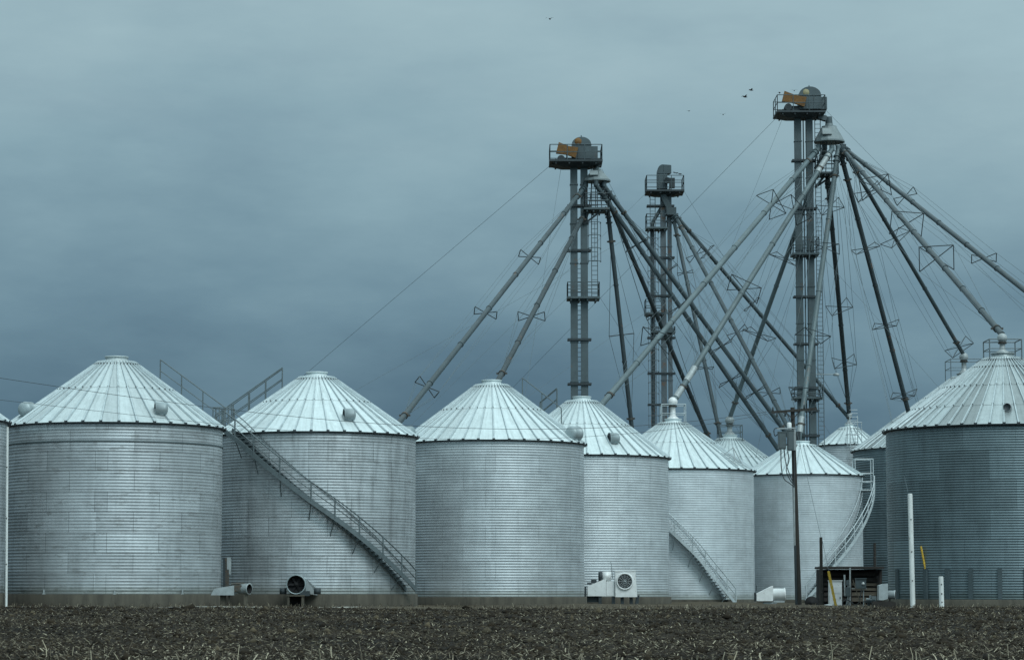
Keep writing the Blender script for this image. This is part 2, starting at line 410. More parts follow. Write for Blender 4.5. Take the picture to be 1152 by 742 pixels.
# ladder on b10
m = MB(); a = b10.c + az(R(0)) * (b10.r + .35)
for dx in (-.35, .35):
    m.tube((a.x + dx, a.y, 3), (a.x + dx, a.y, b10.za + .6), .045, 6)
for k in range(44): m.tube((a.x - .35, a.y, 3.2 + .33 * k), (a.x + .35, a.y, 3.2 + .33 * k), .03, 5)
for k in range(8):
    z = 8.5 + 1.1 * k; pts = [(a.x + .75 * math.sin(t), a.y - .1 - .7 * math.cos(t), z) for t in [R(q) for q in range(-110, 111, 20)]]
    m.path(pts, .035, 5)
for t in (-60, 0, 60): m.tube((a.x + .75 * math.sin(R(t)), a.y - .1 - .7 * math.cos(R(t)), 8.5), (a.x + .75 * math.sin(R(t)), a.y - .1 - .7 * math.cos(R(t)), 16.2), .028, 5)
m.build('caged_ladder', M_STAIRL, b10.wall)
# stiffener posts on the dark bins
def stiffeners(B, ts, z1):
    for t in ts:
        m = MB(); p = B.c + az(t) * (B.r + .06); o_ = az(t); s_ = Vector((-o_.y, o_.x, 0))
        for sgn in (-1, 1):
            m.bar(p + s_ * .1 * sgn + Vector((0, 0, B.zb + .01)), p + s_ * .1 * sgn + Vector((0, 0, z1)), .03, .12, up=o_)
        m.bar(p + o_ * .05 + Vector((0, 0, B.zb + .01)), p + o_ * .05 + Vector((0, 0, z1)), .17, .03, up=o_)
        m.build('wall_stiffener', M_STEEL, B.wall)
stiffeners(b9, [R(-75), R(-52), R(-39.5), R(-28), R(-14.5), R(-2.5), R(8), R(20), R(33)], b9.zb + 1.65)
# bolted anchor feet on bin 1
m = MB()
for t in (-62, -28, 10, 47):
    m = MB(); p = b1.c + az(R(t)) * (b1.r + .07)
    m.box(p + Vector((0, 0, b1.zb + .13)), (.07, .07, .26)); m.box(p + Vector((0, 0, b1.zb + .02)), (.16, .12, .04)); m.build('anchor_bracket', M_GREY, b1.wall)
m = MB(); zb_ = P(128, 495.5, b1.c.y - b1.r).z; m.lathe(b1.c, [(b1.r + .01, zb_ - .05), (b1.r + .035, zb_ - .04), (b1.r + .035, zb_ + .04), (b1.r + .01, zb_ + .05)], 96); m.build('wall_band', M_STAIR, b1.wall)

# ------------------------------------------------------------------ stairs
def lerp_list(pts, n):
    L = [0]
    for a, b_ in zip(pts, pts[1:]): L.append(L[-1] + (b_ - a).length)
    out = []; j = 0
    for k in range(n):
        s = L[-1] * k / (n - 1)
        while j < len(L) - 2 and L[j + 1] < s: j += 1
        q = (s - L[j]) / (L[j + 1] - L[j]); out.append(pts[j].lerp(pts[j + 1], q))
    return out
def stair(label, B, pxs, ro=.95, ri=.12, mat=M_STAIR, npost=8, rise=.21, braces=True, below=None):
    outer = [on_cyl(x, y, B.c.x, B.c.y, B.r + ro) for x, y in pxs]
    # smooth in angle/height
    cyl = []
    for p in outer:
        cyl.append((math.atan2(p.x - B.c.x, -(p.y - B.c.y)), p.z))
    def at(t_, r_): pass
    nd = 80; ts = np.linspace(0, 1, len(cyl)); tt = np.linspace(0, 1, nd)
    A = np.interp(tt, ts, [c[0] for c in cyl]); Z = np.interp(tt, ts, [c[1] for c in cyl])
    k_ = np.ones(9) / 9
    A2 = np.convolve(np.pad(A, 4, mode='edge'), k_, 'valid'); Z2 = np.convolve(np.pad(Z, 4, mode='edge'), k_, 'valid')
    A2[0], Z2[0], A2[-1], Z2[-1] = A[0], Z[0], A[-1], Z[-1]
    o_ = [B.c + az(a) * (B.r + ro) + Vector((0, 0, z)) for a, z in zip(A2, Z2)]
    i_ = [B.c + az(a) * (B.r + ri) + Vector((0, 0, z)) for a, z in zip(A2, Z2)]
    root = thing('bin_stair', label, 'stair', o_[-1] if o_[-1].z < o_[0].z else o_[0])
    for pts in (o_, i_):
        m = MB()
        for a, b_ in zip(pts[::2], pts[2::2] + [pts[-1]]):
            if (b_ - a).length > .01: m.bar(a, b_ + (b_ - a).normalized() * .015, .05, .27 if B is b2 else .22)
        m.build('stringer', mat, root)
    zt, zb_ = max(Z2), min(Z2); n = int((zt - zb_) / rise); m = MB()
    order = np.argsort(Z2)
    for k in range(1, n):
        z = zb_ + (zt - zb_) * k / n; a = np.interp(z, Z2[order], A2[order])
        d = az(a); s_ = Vector((-d.y, d.x, 0)); pc = B.c + d * (B.r + (ro + ri) / 2); pc.z = z + .09
        rot = Matrix((d, s_, Vector((0, 0, 1)))).transposed()
        m.box(pc, (ro - ri - .06, .27, .035), rot)
    m.build('stair_treads', M_STAIR, root)
    for pts in (o_,) :
        m = MB(); up = Vector((0, 0, 1.12))
        m.path([p + up for p in pts[::3] + [pts[-1]]], .038, 6); m.path([p + up * .55 for p in pts[::3] + [pts[-1]]], .03, 6)
        for k in range(npost):
            p = pts[int((nd - 1) * k / (npost - 1))]; m.tube(p, p + up, .045, 6)
        m.build('handrail', mat, root)
    m = MB(); up = Vector((0, 0, 1.12)); m.path([p + up for p in i_[::3] + [i_[-1]]], .028, 6)
    m.build('inner_handrail', mat, root)
    if braces:
        for k in range(1, npost - 1):
            m = MB(); q = int((nd - 1) * k / (npost - 1)); p = o_[q]; w = i_[q] - Vector((0, 0, 1.1)); w = w + (B.c + Vector((0, 0, w.z)) - w).normalized() * .12
            w.x -= .15
            m.tube(p, w, .03, 6); m.build('wall_brace', mat, root)
    return root, o_, i_
st2, o2, i2 = stair('dark steel stair with handrail running diagonally across the second full bin from the left', b2,
             [(250.7, 483), (262, 491), (273, 500), (295, 520), (314.5, 536), (343.5, 559), (365, 574), (387, 589.5), (406, 604.5), (425.7, 621), (444, 638), (456, 650), (468, 663)], npost=10, ro=.72, ri=.08)
# landing bridging to bin 1
m = MB(); L0 = P(256, 487, 149); g_ = .9
lx0, lx1 = P(241, 487, 149).x, P(262, 487, 149).x; zz = L0.z
m.box(((lx0 + lx1) / 2, 149.0, zz - .06), (lx1 - lx0, 1.5, .1)); m.build('landing', M_STAIR, st2)
m = MB()
for y in (148.3, 149.7):
    for k in range(4):
        x = lx0 + (lx1 - lx0) * k / 3
        if y < 149 and k == 3: continue
        m.tube((x, y, zz - .1), (x, y, zz + 1.5), .035, 6)
    for h in (.75, 1.5): m.tube((lx0, y, zz + h), (lx1, y, zz + h), .032, 6)
for h in (.75, 1.5): m.tube((lx0, 148.3, zz + h), (lx0, 149.7, zz + h), .032, 6)
m.build('landing_railing', M_STAIR, st2)
m = MB()
for x in (lx0 + .1, lx1 - .3): m.tube((x, 149.4, zz - .1), (x, 149.9, zz - 2.2), .04, 6)
m.build('landing_brace', M_STAIR, st2)
stair('pale steel stair on the smooth white bin, dropping to the ground at its right side', b5,
      [(700, 543), (725, 567), (740, 583), (752.8, 595), (772.8, 614), (787.4, 628.5), (798.3, 643), (809, 656), (820, 669), (828, 679)], mat=M_STAIRL, npost=9)
st7, o7, i7 = stair('curved pale stair wrapped round the right side of the bin behind the utility pole', b7,
      [(984, 551), (983.3, 560), (981, 569), (976.5, 581), (970, 594), (960, 610), (950, 623), (940, 634.5), (923, 656), (907, 675)], ro=1.05, mat=M_STAIRL, npost=10, braces=False)
m = MB(); t7 = (o7[0] + i7[0]) / 2 + Vector((-.35, .5, .02))
m.box(t7, (1.5, 1.4, .09)); m.build('landing', M_STAIRL, st7)
m = MB()
for x, y in ((-.7, -.65), (.7, -.65), (.7, .65), (-.7, .65)): m.tube(t7 + Vector((x, y, 0)), t7 + Vector((x, y, 2.4)), .04, 6)
for h in (.65, 1.3, 2.4):
    c_ = [t7 + Vector((x, y, h)) for x, y in ((-.7, -.65), (.7, -.65), (.7, .65), (-.7, .65))]
    for k in range(4): m.tube(c_[k], c_[(k + 1) % 4], .034, 6)
m.build('landing_railing', M_STAIRL, st7)

# ------------------------------------------------------------------ elevator towers
def railing(m, x0, x1, y0, y1, z, h=1.1, n=4, r=.035):
    for xa, ya, xb, yb in ((x0, y0, x1, y0), (x1, y0, x1, y1), (x1, y1, x0, y1), (x0, y1, x0, y0)):
        nn = max(2, int(round(math.hypot(xb - xa, yb - ya) / 1.3)) + 1)
        for k in range(nn):
            x = xa + (xb - xa) * k / (nn - 1); y = ya + (yb - ya) * k / (nn - 1); m.tube((x, y, z), (x, y, z + h), r, 6)
        for q in (.5, 1): m.tube((xa, ya, z + h * q), (xb, yb, z + h * q), r, 6)
def caged_ladder(parent, x, y, z0, z1, mat=M_STEEL, cage=None):
    m = MB()
    for dx in (-.23, .23): m.bar((x + dx, y, z0), (x + dx, y, z1), .06, .06)
    k = z0 + .2
    while k < z1: m.tube((x - .23, y, k), (x + .23, y, k), .022, 5); k += .36
    m.build('ladder', mat, parent)
    if cage:
        m = MB()
        for c0, c1 in cage:
            z = c0
            while z < c1: m.path([(x + .5 * math.sin(R(q)), y - .05 - .6 * math.cos(R(q)), z) for q in range(-120, 121, 30)], .028, 5); z += 1.0
            for q in (-70, 0, 70): m.tube((x + .5 * math.sin(R(q)), y - .05 - .6 * math.cos(R(q)), c0), (x + .5 * math.sin(R(q)), y - .05 - .6 * math.cos(R(q)), c1), .022, 5)
        m.build('ladder_cage', mat, parent)

def head(root, D, x0, x1, ybase, ytop, mx0, mx1, my0, my1, seal=True):
    # half-round bucket-head housing between x0 and x1 and an orange belt guard left of it
    a = P(x0, ybase, D); b_ = P(x1, ybase, D); zt = P((x0 + x1) / 2, ytop, D).z
    cx_ = (a.x + b_.x) / 2; w = (b_.x - a.x) / 2; z0 = a.z; zc = zt - w * .8
    prof = [(-w, z0)] + [(w * math.cos(math.pi * (1 - k / 12)), zc + (zt - zc) * math.sin(math.pi * k / 12)) for k in range(13)] + [(w, z0)]
    m = MB(); n = len(prof); y0_, y1_ = D - .62, D + .62
    vs = [(cx_ + x, y, z) for y in (y0_, y1_) for x, z in prof]
    m.add(vs, [(k, k + 1, n + k + 1, n + k) for k in range(n - 1)], 0, True)
    m.add(vs, [tuple(range(n)), tuple(reversed(range(n, 2 * n)))], 0)
    # flange seam + bolts on the housing
    for sx in (-.35, .35): m.bar((cx_ + sx * w, y0_ - .02, z0), (cx_ + sx * w, y0_ - .02, zc + .1), .05, .04)
    m.bar((cx_ - w - .04, y0_ - .02, zc), (cx_ + w + .04, y0_ - .02, zc), .05, .07)
    m.box((cx_ + w + .25, D, z0 + (zc - z0) * .45), (.5, 1.0, (zc - z0) * .9))
    m.tube((cx_, D, zt - .05), (cx_, D, zt + .22), .04, 6)
    hh = m.build('head_housing', M_STEEL, root)
    # belt guard: slanted flat orange casing, with gearbox and motor underneath
    A = P(mx0, my0, D - .8); B_ = P(mx1, my1, D - .8); m = MB()
    d = (B_ - A).normalized(); up = Vector((0, 1, 0)).cross(d) * -1; up = up if up.z > 0 else -up; h = .36
    vs = []
    for y in (D - .95, D - .68):
        for p, q in ((A, 1.25), (A.lerp(B_, .5), .95), (B_, 1.15)):
            vs.append(Vector((p.x, y, p.z)) + up * h * q); 
        for p, q in ((B_, 1.15), (A.lerp(B_, .5), .95), (A, 1.25)):
            vs.append(Vector((p.x, y, p.z)) - up * h * q)
    m.add(vs, [tuple(range(6)), tuple(reversed(range(6, 12)))] + [(k, 6 + k, 6 + (k + 1) % 6, (k + 1) % 6) for k in range(6)])
    m.build('belt_guard', M_ORANGE, root)
    m = MB(); mp = A.lerp(B_, .38) - up * .75
    m.tube((mp.x - .1, D - .95, mp.z), (mp.x - .1, D - .1, mp.z), .3, 14); m.box((mp.x + .5, D - .3, mp.z - .15), (.7, .6, .6)); m.box((mp.x, D - .45, mp.z - .38), (1.6, .7, .1))
    for k in range(2): m.bar((mp.x - .5 + k, D - .45, a.z), (mp.x - .5 + k, D - .45, mp.z - .3), .1, .1)
    m.build('drive_motor', M_DARK, root)
    if seal:
        m = MB(); m.lathe((cx_ - w * .35, y0_ - .012, zc + .25), [(0, .01), (.26, .01), (.28, -.02)], 18, 0, True, Matrix(((1, 0, 0), (0, 0, -1), (0, 1, 0))))
        m.build('emblem_plate', M_ORANGE if seal == 1 else M_PLATE, hh)
    return hh
M_PLATE = plain('pale_oval_plate', (.25, .23, .13), 0, .6, .2, 8)

def leg(root, D, x0, x1, ytop, z0=0., dy=.28, mat=None, flange=()):
    a = P(x0, 300, D); zt = P(x0, ytop, D).z; k = (D * CP + 20 * SP) / F
    xa, xb = (x0 - 576) * k, (x1 - 576) * k
    m = MB(); cx_ = (xa + xb) / 2; w = xb - xa
    m.box((cx_, D, (z0 + zt) / 2), (w, 2 * dy, zt - z0))
    z = z0 + 1.5
    while z < zt - .5:
        m.box((cx_, D, z), (w + .09, 2 * dy + .09, .07)); z += 3.05
    m.build('elevator_leg', mat or M_STEEL, root)
    return cx_, w, zt
def collar(root, D, xa, xb, zs, dy=.4, mat=M_DARK):
    for z in zs:
        m = MB()
        for y in (D - dy, D + dy): m.bar((xa - .25, y, z), (xb + .25, y, z), .09, .16)
        for x in (xa - .2, (xa + xb) / 2, xb + .2): m.bar((x, D - dy, z), (x, D + dy, z), .09, .12)
        m.build('brace_collar', mat, root)
def distributor(root, D, x, ytop, ybot, wt, wb, hat=True, box=True, spout_from=None):
    p0 = P(x, ybot, D); p1 = P(x, ytop, D); k = D * 1.01 / F; rt, rb = wt / 2 * k, wb / 2 * k
    m = MB(); c = Vector((p0.x, D, p0.z)); h = p1.z - p0.z
    m.lathe(c, [(0, -.02), (rb * .9, -.02), (rb, 0), (rb, .12), (rt, h - .05), (rt, h), (rt * .55, h + .02), (rt * .5, h + .25), (0, h + .25)], 14, 0, False)
    d = m.build('distributor', M_HOOD, root)
    if box:
        m = MB(); q = c + Vector((-rb * .25, -(rb * .80), h * .55)); m.box(q, (rb * .6, .22, h * .42), Matrix.Rotation(-.35, 3, 'X')); m.build('access_hatch', M_HOOD, d)
    if spout_from is not None:
        m = MB(); top = Vector((c.x, D, c.z + h + .2)); sf = spout_from
        m.bar(sf, top + Vector((-.25, 0, .45)), .5, .42); m.tube(top + Vector((-.05, 0, .6)), top, .3, 12)
        m.build('head_chute', M_STEEL, root)
    return c, rb

G_SP = 'grain spouts running from the towers to the bins'
def spout(label, a, b_, r=.19, br=(), bs=.75, mat=None, bright=(), cable=True, name='grain_spout', bent=None, roll=0.0, ends=True, stub=True, flat=(1.05, .38)):
    a, b_ = Vector(a), Vector(b_); mat = mat or M_PIPE
    root = thing(name, label, 'grain spout', b_, G_SP)
    d = (b_ - a).normalized(); L = (b_ - a).length
    m = MB(); m.tube(a, b_, r, 14)
    m.build('pipe', mat, root)
    n = max(3, int(L / 6))                    # bolted joints
    for s0 in [.7, 1.15] + [L * k / n for k in range(1, n)]:
        m = MB(); q = a + d * s0; m.tube(q - d * .06, q + d * .06, r + (.035 if s0 > 1.2 else .09), 12); m.build('pipe_joint', mat, root)
    m = MB(); cc = [(r * 1.1 * math.cos(t_), r * 1.1 * math.sin(t_)) for t_ in [math.pi * (k / 8 - .5) for k in range(9)]]; m.lathe(a, cc, 12); m.tube(a, a + Vector((0, 0, .32)), r * 1.05, 12)
    if stub: m.build('spout_elbow', mat, root)
    if ends:
        for s0 in (2.6, L - 1.5):
            m = MB(); q = a + d * s0; m.tube(q - d * .08, q + d * .08, r + .06, 12)
            x = d.cross(Vector((0, 0, 1))).normalized()
            m.bar(q - x * (r + .18), q + x * (r + .18), .1, .12)
            m.build('clamp_band', M_RUST, root)
    if bright:
        for s0, s1 in bright:
            m = MB(); m.tube(a + d * (L * s0), a + d * (L * s1), r + .035, 14); m.build('pipe_sleeve', M_GREY, root)
    x = d.cross(Vector((0, 1, 0))).normalized(); y = x.cross(d).normalized()
    if roll: x, y = x * math.cos(roll) + y * math.sin(roll), y * math.cos(roll) - x * math.sin(roll)
    tips = []
    for q in br:
        q, s_ = q if isinstance(q, tuple) else (q, bs)
        rl = random.uniform(-.5, .5); x_ = x * math.cos(rl) + y * math.sin(rl); y_ = y * math.cos(rl) - x * math.sin(rl)
        c = a + d * (L * q); cs = [c + x_ * s_ * flat[0] * i * 1.2 + y_ * s_ * flat[1] * 1.2 * j for i, j in ((-1, -1), (1, -1), (1, 1), (-1, 1))]
        tips.append((q, cs)); m = MB()
        for k in ((1, 3) if flat[1] < .5 else (0, 1, 3)): m.tube(cs[k], cs[(k + 1) % 4], .034, 5)
        m.tube(cs[0], cs[2], .034, 5); m.tube(cs[1], cs[3], .034, 5)
        m.build('truss_spreader', M_DARK, root)
    if tips and cable:
        m = MB()
        for k in range(4):
            pts = [a + d * 2.4] + [t[1][k] for t in tips] + [b_ - d * 1.2]
            for p, q in zip(pts, pts[1:]): m.tube(p, q, .014, 4)
        m.build('truss_cable', M_WIRE, root)
    return root

# --- tower 1
D1 = 190
t1 = thing('elevator_tower', 'left twin leg bucket elevator tower with an orange belt guard on its top platform', 'elevator tower', P(651, 672, D1), 'bucket elevator towers')
t1['_o'] = tuple(t1.location)
ca, wa, z1t = leg(t1, D1, 642, 650, 182); cb_, wb_, _ = leg(t1, D1, 653.5, 661.5, 182)
zc1 = [P(650, y, D1).z for y in (432, 382, 282, 232, 560, 620, 500)]
collar(t1, D1, ca - wa / 2, cb_ + wb_ / 2, zc1)
xl = (ca + cb_) / 2
caged_ladder(t1, xl, D1 + .45, .5, P(650, 296, D1).z)
caged_ladder(t1, cb_ + .8, D1 + .1, P(660, 333, D1).z, z1t, cage=[(P(660, 294, D1).z, P(660, 250, D1).z)])
def platform(root, D, x0, x1, y, dy0, dy1, rh=1.15, thick=.16, skirt=True, mat=M_STEEL, pyr=0.0):
    a = P(x0, y, D + dy0); b_ = P(x1, y, D + dy0); z = a.z
    m = MB(); m.box(((a.x + b_.x) / 2, D + (dy0 + dy1) / 2, z - thick / 2), (b_.x - a.x, dy1 - dy0, thick))
    for q in range(4): 
        xx = a.x + (b_.x - a.x) * (q + .5) / 4; m.bar((xx, D + dy0 + .1, z - thick - .08), (xx, D + dy1 - .1, z - thick - .08), .12, .16)
    if pyr:
        n0 = [(a.x + .15, D + dy0 + .1), (b_.x - .15, D + dy0 + .1), (b_.x - .15, D + dy1 - .1), (a.x + .15, D + dy1 - .1)]
        cx_ = (a.x + b_.x) / 2; n1 = [(cx_ + (x - cx_) * .55, D + (yy - D) * .5) for x, yy in n0]
        m.add([(x, yy, z - thick) for x, yy in n0] + [(x, yy, z - thick - pyr) for x, yy in n1], [(0, 1, 5, 4), (1, 2, 6, 5), (2, 3, 7, 6), (3, 0, 4, 7), (4, 5, 6, 7)])
    pl = m.build('platform', mat if not pyr else M_DARK, root)
    m = MB(); railing(m, a.x + .05, b_.x - .05, D + dy0 + .05, D + dy1 - .05, z, rh); m.build('platform_railing', mat, pl)
    return z
platform(t1, D1, 618, 678, 179, -1.5, 1.5, 1.15, pyr=.3)
head(t1, D1, 643, 665, 180, 155.5, 627, 649, 166.5, 172, seal=1)
dc1, dr1 = distributor(t1, D1 - .1, 671.5, 190.5, 204.5, 10, 31, spout_from=P(664, 181, D1 - .2), box=True)
platform(t1, D1, 657, 686, 233, -1.1, 1.3, 1.1)
platform(t1, D1, 638, 675, 333, -1.0, 1.2, 1.1)
m = MB()
for px, py in ((664, 233), (682, 233)):
    m.bar(P(px, py, D1 - .8), P(657, 252, D1 - .4), .12, .12)
    m.bar(P(px, py, D1 + .9), P(657, 252, D1 + .4), .12, .12)
for px in (663, 670, 677, 684):
    for dy in (-.9, 1.0): m.bar(P(px, 233, D1 + dy), P(672 + (px - 673) * .6, 206, D1 + dy * .5), .06, .06)
for py in (212, 219, 226):
    m.bar(P(662, py, D1 - .9), P(684, py, D1 - .9), .05, .05)
m.build('distributor_frame', M_DARK, t1)

# --- tower 2
D2 = 225
t2 = thing('elevator_tower', 'slim dark elevator tower between the two taller ones, without an orange guard', 'elevator tower', P(747, 670, D2), 'bucket elevator towers')
t2['_o'] = tuple(t2.location)
M_STEEL2 = plain('darker_tower_steel', (.10, .125, .14), .25, .6, .3, .9, .25)
ca2, wa2, z2t = leg(t2, D2, 744, 750, 213, mat=M_STEEL2); cb2, wb2, _ = leg(t2, D2, 752, 756.5, 213, mat=M_STEEL2)
collar(t2, D2, ca2 - wa2 / 2 - 1.0, cb2 + wb2 / 2, [P(745, y, D2).z for y in (232, 290, 333, 380, 420, 455, 500)])
caged_ladder(t2, ca2 - .95, D2 - .1, .5, z2t - .5, M_STEEL2, cage=[(P(740, 330, D2).z, P(740, 262, D2).z), (P(740, 480, D2).z, P(740, 350, D2).z)])
m = MB(); xx = P(734.5, 300, D2).x
m.tube((xx, D2 + .2, .3), (xx, D2 + .2, P(735, 250, D2).z), .17, 10); m.tube((xx, D2 + .2, P(735, 250, D2).z), P(745, 232, D2 + .2), .17, 10)
m.build('down_pipe', M_STEEL, t2)
platform(t2, D2, 727, 770, 213, -1.4, 1.4, 1.3, mat=M_STEEL, pyr=.25)
platform(t2, D2, 727, 751, 255, -1.0, 1.0, 1.2)
platform(t2, D2, 726, 748, 351, -1.0, 1.0, 1.2)
platform(t2, D2, 733, 760, 372, -.8, .8, .4)
a = P(739, 213, D2); b_ = P(755, 213, D2); zt = P(747, 186, D2).z
m = MB(); n = 9; w = (b_.x - a.x)
prof = [(0, a.z), (0, zt - .75)] + [(w * .38 * (1 - math.cos(math.pi / 2 * k / 6)), zt - .75 + .75 * math.sin(math.pi / 2 * k / 6)) for k in range(1, 7)] + [(w * .95, zt - .05), (w, zt - .1), (w, a.z + 1.5), (w * .72, a.z + 1.3), (w * .72, a.z)]
vs = [(a.x + x, y, z) for y in (D2 - .5, D2 + .5) for x, z in prof]; n = len(prof)
m.add(vs, [(k, (k + 1) % n, n + (k + 1) % n, n + k) for k in range(n)] + [tuple(range(n)), tuple(reversed(range(n, 2 * n)))])
m.bar((a.x + w * .5, D2 - .52, a.z), (a.x + w * .5, D2 - .52, zt - .05), .08, .06); m.bar((a.x, D2 - .52, zt - .8), (b_.x, D2 - .52, zt - .8), .05, .07)
m.build('head_housing', M_PIPE, t2)
m = MB(); m.tube(P(751, 203, D2 - .9), P(751, 203, D2 - .4), .3, 12); m.box(P(756, 206, D2 - .7), (.5, .5, .9)); m.build('drive_motor', M_DARK, t2)
m = MB(); m.bar(P(745, 217, D2 - .5), P(754, 236, D2 - .6), .55, .5); m.box(P(755, 238, D2 - .5), (.9, .9, .7)); m.tube(P(757, 241, D2 - .5), P(760, 246, D2 - .5), .3, 12)
m.build('outlet_valve', M_PIPE, t2)

# --- tower 3
D3 = 205
t3 = thing('elevator_tower', 'tallest twin leg elevator tower at right, with a broad cone hood feeding many spouts', 'elevator tower', P(908, 672, D3), 'bucket elevator towers')
t3['_o'] = tuple(t3.location)
ca3, wa3, z3t = leg(t3, D3, 896.5, 904, 130); cb3, wb3, _ = leg(t3, D3, 909.5, 917, 130)
collar(t3, D3, ca3 - wa3 / 2, cb3 + wb3 / 2, [P(905, y, D3).z for y in (181, 235, 334, 387, 436, 462, 490, 540, 600)])
caged_ladder(t3, cb3 + .72, D3 + .1, .5, z3t)
m = MB(); m.tube(((ca3 + cb3) / 2, D3 + .1, .5), ((ca3 + cb3) / 2, D3 + .1, z3t), .05, 6); m.tube(((ca3 + cb3) / 2 + .2, D3 - .1, .5), ((ca3 + cb3) / 2 + .2, D3 - .1, z3t), .03, 6)
m.build('conduit', M_STEEL, t3)
platform(t3, D3, 874, 929, 124, -1.6, 1.6, 1.3, pyr=.3)
head(t3, D3, 898, 923, 124, 99, 881, 906, 108.5, 115, seal=2)
dc3, dr3 = distributor(t3, D3 - .1, 933, 142.5, 160.5, 17, 35, spout_from=P(920, 131, D3 - .2))
platform(t3, D3, 919, 944, 193, -1.1, 1.2, 1.3)
platform(t3, D3, 892, 922, 284, -1.0, 1.1, 1.3)
platform(t3, D3, 893, 926, 446, -.9, .9, .7)
m = MB()
m.bar(P(930, 195, D3 - .6), P(917, 211, D3 - .3), .16, .16); m.bar(P(940, 195, D3 + .6), P(917, 211, D3 + .3), .16, .16)
for px in (922, 929, 936, 943):
    for dy in (-.9, 1.0): m.bar(P(px, 193, D3 + dy), P(933 + (px - 933) * .7, 160, D3 + dy * .6), .07, .07)
for py in (170, 177, 184): m.bar(P(921, py, D3 - .9), P(943, py, D3 - .9), .05, .05)
m.build('distributor_frame', M_DARK, t3)
m = MB(); lp = P(941, 421, D3 - .4); m.tube(P(917, 421, D3), lp, .04, 6); m.lathe(lp, [(0, .12), (.22, .08), (.26, -.1), (0, -.12)], 12)
m.build('yard_lamp', M_GREY, t3)

# --- spouts.  start under the hood rim, end on the roof each one feeds
def rim(c, r, ang, dz=-.05): return c + Vector((math.sin(R(ang)) * r * .85, -math.cos(R(ang)) * r * .85, dz))
def roof_hit(B, px, py, rear=False):
    """point on the cone of a bin where the sight line meets it, or its rear slope at the same level"""
    p = P(px, py, B.c.y); q = Vector((p.x - B.c.x, 0, 0)); z = p.z
    rad = B.er - (z - B.oz) / B.slope; dx = p.x - B.c.x; dy2 = rad * rad - dx * dx
    dy = math.sqrt(dy2) if dy2 > 0 else 0
    return Vector((p.x, B.c.y + (dy if rear else -dy), z - .12))
# ends beyond a silhouette: put on the rear slope of the bin
spout('long grey spout from the left tower down to the right shoulder of the stair bin', P(659, 209, D1 - .3), roof_hit(b2, 446, 475, True), .175, (.35, .59, .87), .62)
spout('dark spout from the left tower ending behind the peak of the clean tall bin', P(661, 234, D1 + 1.2), b3.c + Vector((.35, .6, b3.za - .1)), .18, (.66,), .75, M_PIPED, stub=False)
spout('steep dark spout dropping from the left tower behind the pale bin', P(683.5, 234, D1 + .4), P(712, 492, D1 + 4), .17, (.55,), .9, M_PIPED, flat=(.9, .1), stub=False)
spout('dark spout from the left tower reaching the hidden side of the half hidden bin', P(677, 208, D1 + .4), Vector(P(800.5, 500, b6.c.y - 2)), .18, (.47,), .7, M_PIPED)
spout('lower of the two long parallel spouts sloping right from the left tower', P(670.5, 208, D1 - 1), P(876, 506, b7.c.y + 1.5), .18, (.22, .45, .73), .8)
spout('upper of the two long parallel spouts sloping right from the left tower', P(679.5, 209, D1 - .5), P(892, 497, b7.c.y + .9), .18, (.33, .62, .8), .75)
spout('thin spout from the slim middle tower to the half hidden bin, left of its inlet', P(756, 238, D2 - .3), b6.c + Vector((-.75, .3, b6.za - .3)), .17, (.28, .7), .55, stub=False)
spout('middle of the three spouts that fan right from the slim middle tower', P(758, 240, D2 - .5), P(897, 500, b7.c.y + 1.2), .18, (.2, .55, .8), .7, stub=False)
spout('top spout from the slim middle tower stretching right to the small distant bin', P(755, 236, D2 - .6), i10 + Vector((-.1, 0, -.35)), .18, (.2, .45, .75), .7, stub=False)
spout('thick spout crossing before the towers from the tall tower to the pale bin roof', P(921, 167, D3 - .4), roof_hit(b4, 676, 454), .21, (.25, .78), .95, mat=M_PIPEL, flat=(.98, .72))
spout('spout with pale sleeves from the tall tower to the white ball fitting', P(936, 168, D3 - 1.1), i5 + Vector((.1, 0, -.1)), .21, (.26, .58), 1.1, bright=((.02, .1), (.88, .93), (.95, .99)), mat=M_PIPEL, flat=(.98, .72))
spout('steep spout from the tall tower to the dull inlet of the half hidden bin', P(928, 167, D3 + .2), i6, .19, (.4, .68), 1.05, mat=M_PIPEL, flat=(.98, .72))
spout('nearly upright pale spout from the tall tower down behind the utility pole', P(943, 168, D3 - .9), Vector((b7.c.x - .25, b7.c.y, b7.za - .05)), .21, (.35, .65, .84), 1.0, bright=((.92, .97),), mat=M_PIPEL, flat=(.98, .72))
spout('dark upright spout from the tall tower to the small distant bin', P(931, 200, D3 + .5), i10, .2, (.11, .52, .76), .9, M_PIPED, flat=(.95, .6), stub=False)
spout('dark spout from the tall tower landing low on the partly hidden dark bin', P(945, 170, D3 + .6), roof_hit(b8, 1019, 466), .2, (.36, .65, .92), .95, M_PIPED, flat=(.95, .6))
spout('spout from the tall tower to the inlet of the partly hidden dark bin', P(948, 167, D3 + .2), i8, .175, (.2, .42, .96), .95, flat=(.98, .72))
spout('spout from the tall tower to the inlet on the big dark bin', P(947, 167, D3 - .5), i9, .175, (.28, .5, .68), .95, flat=(.98, .72))
spout('topmost right spout from the tall tower leaving the photo at the right edge', P(949.5, 166.5, D3), P(1240, 395, 150), .175, (.3, .62, .82), .7, ends=False)

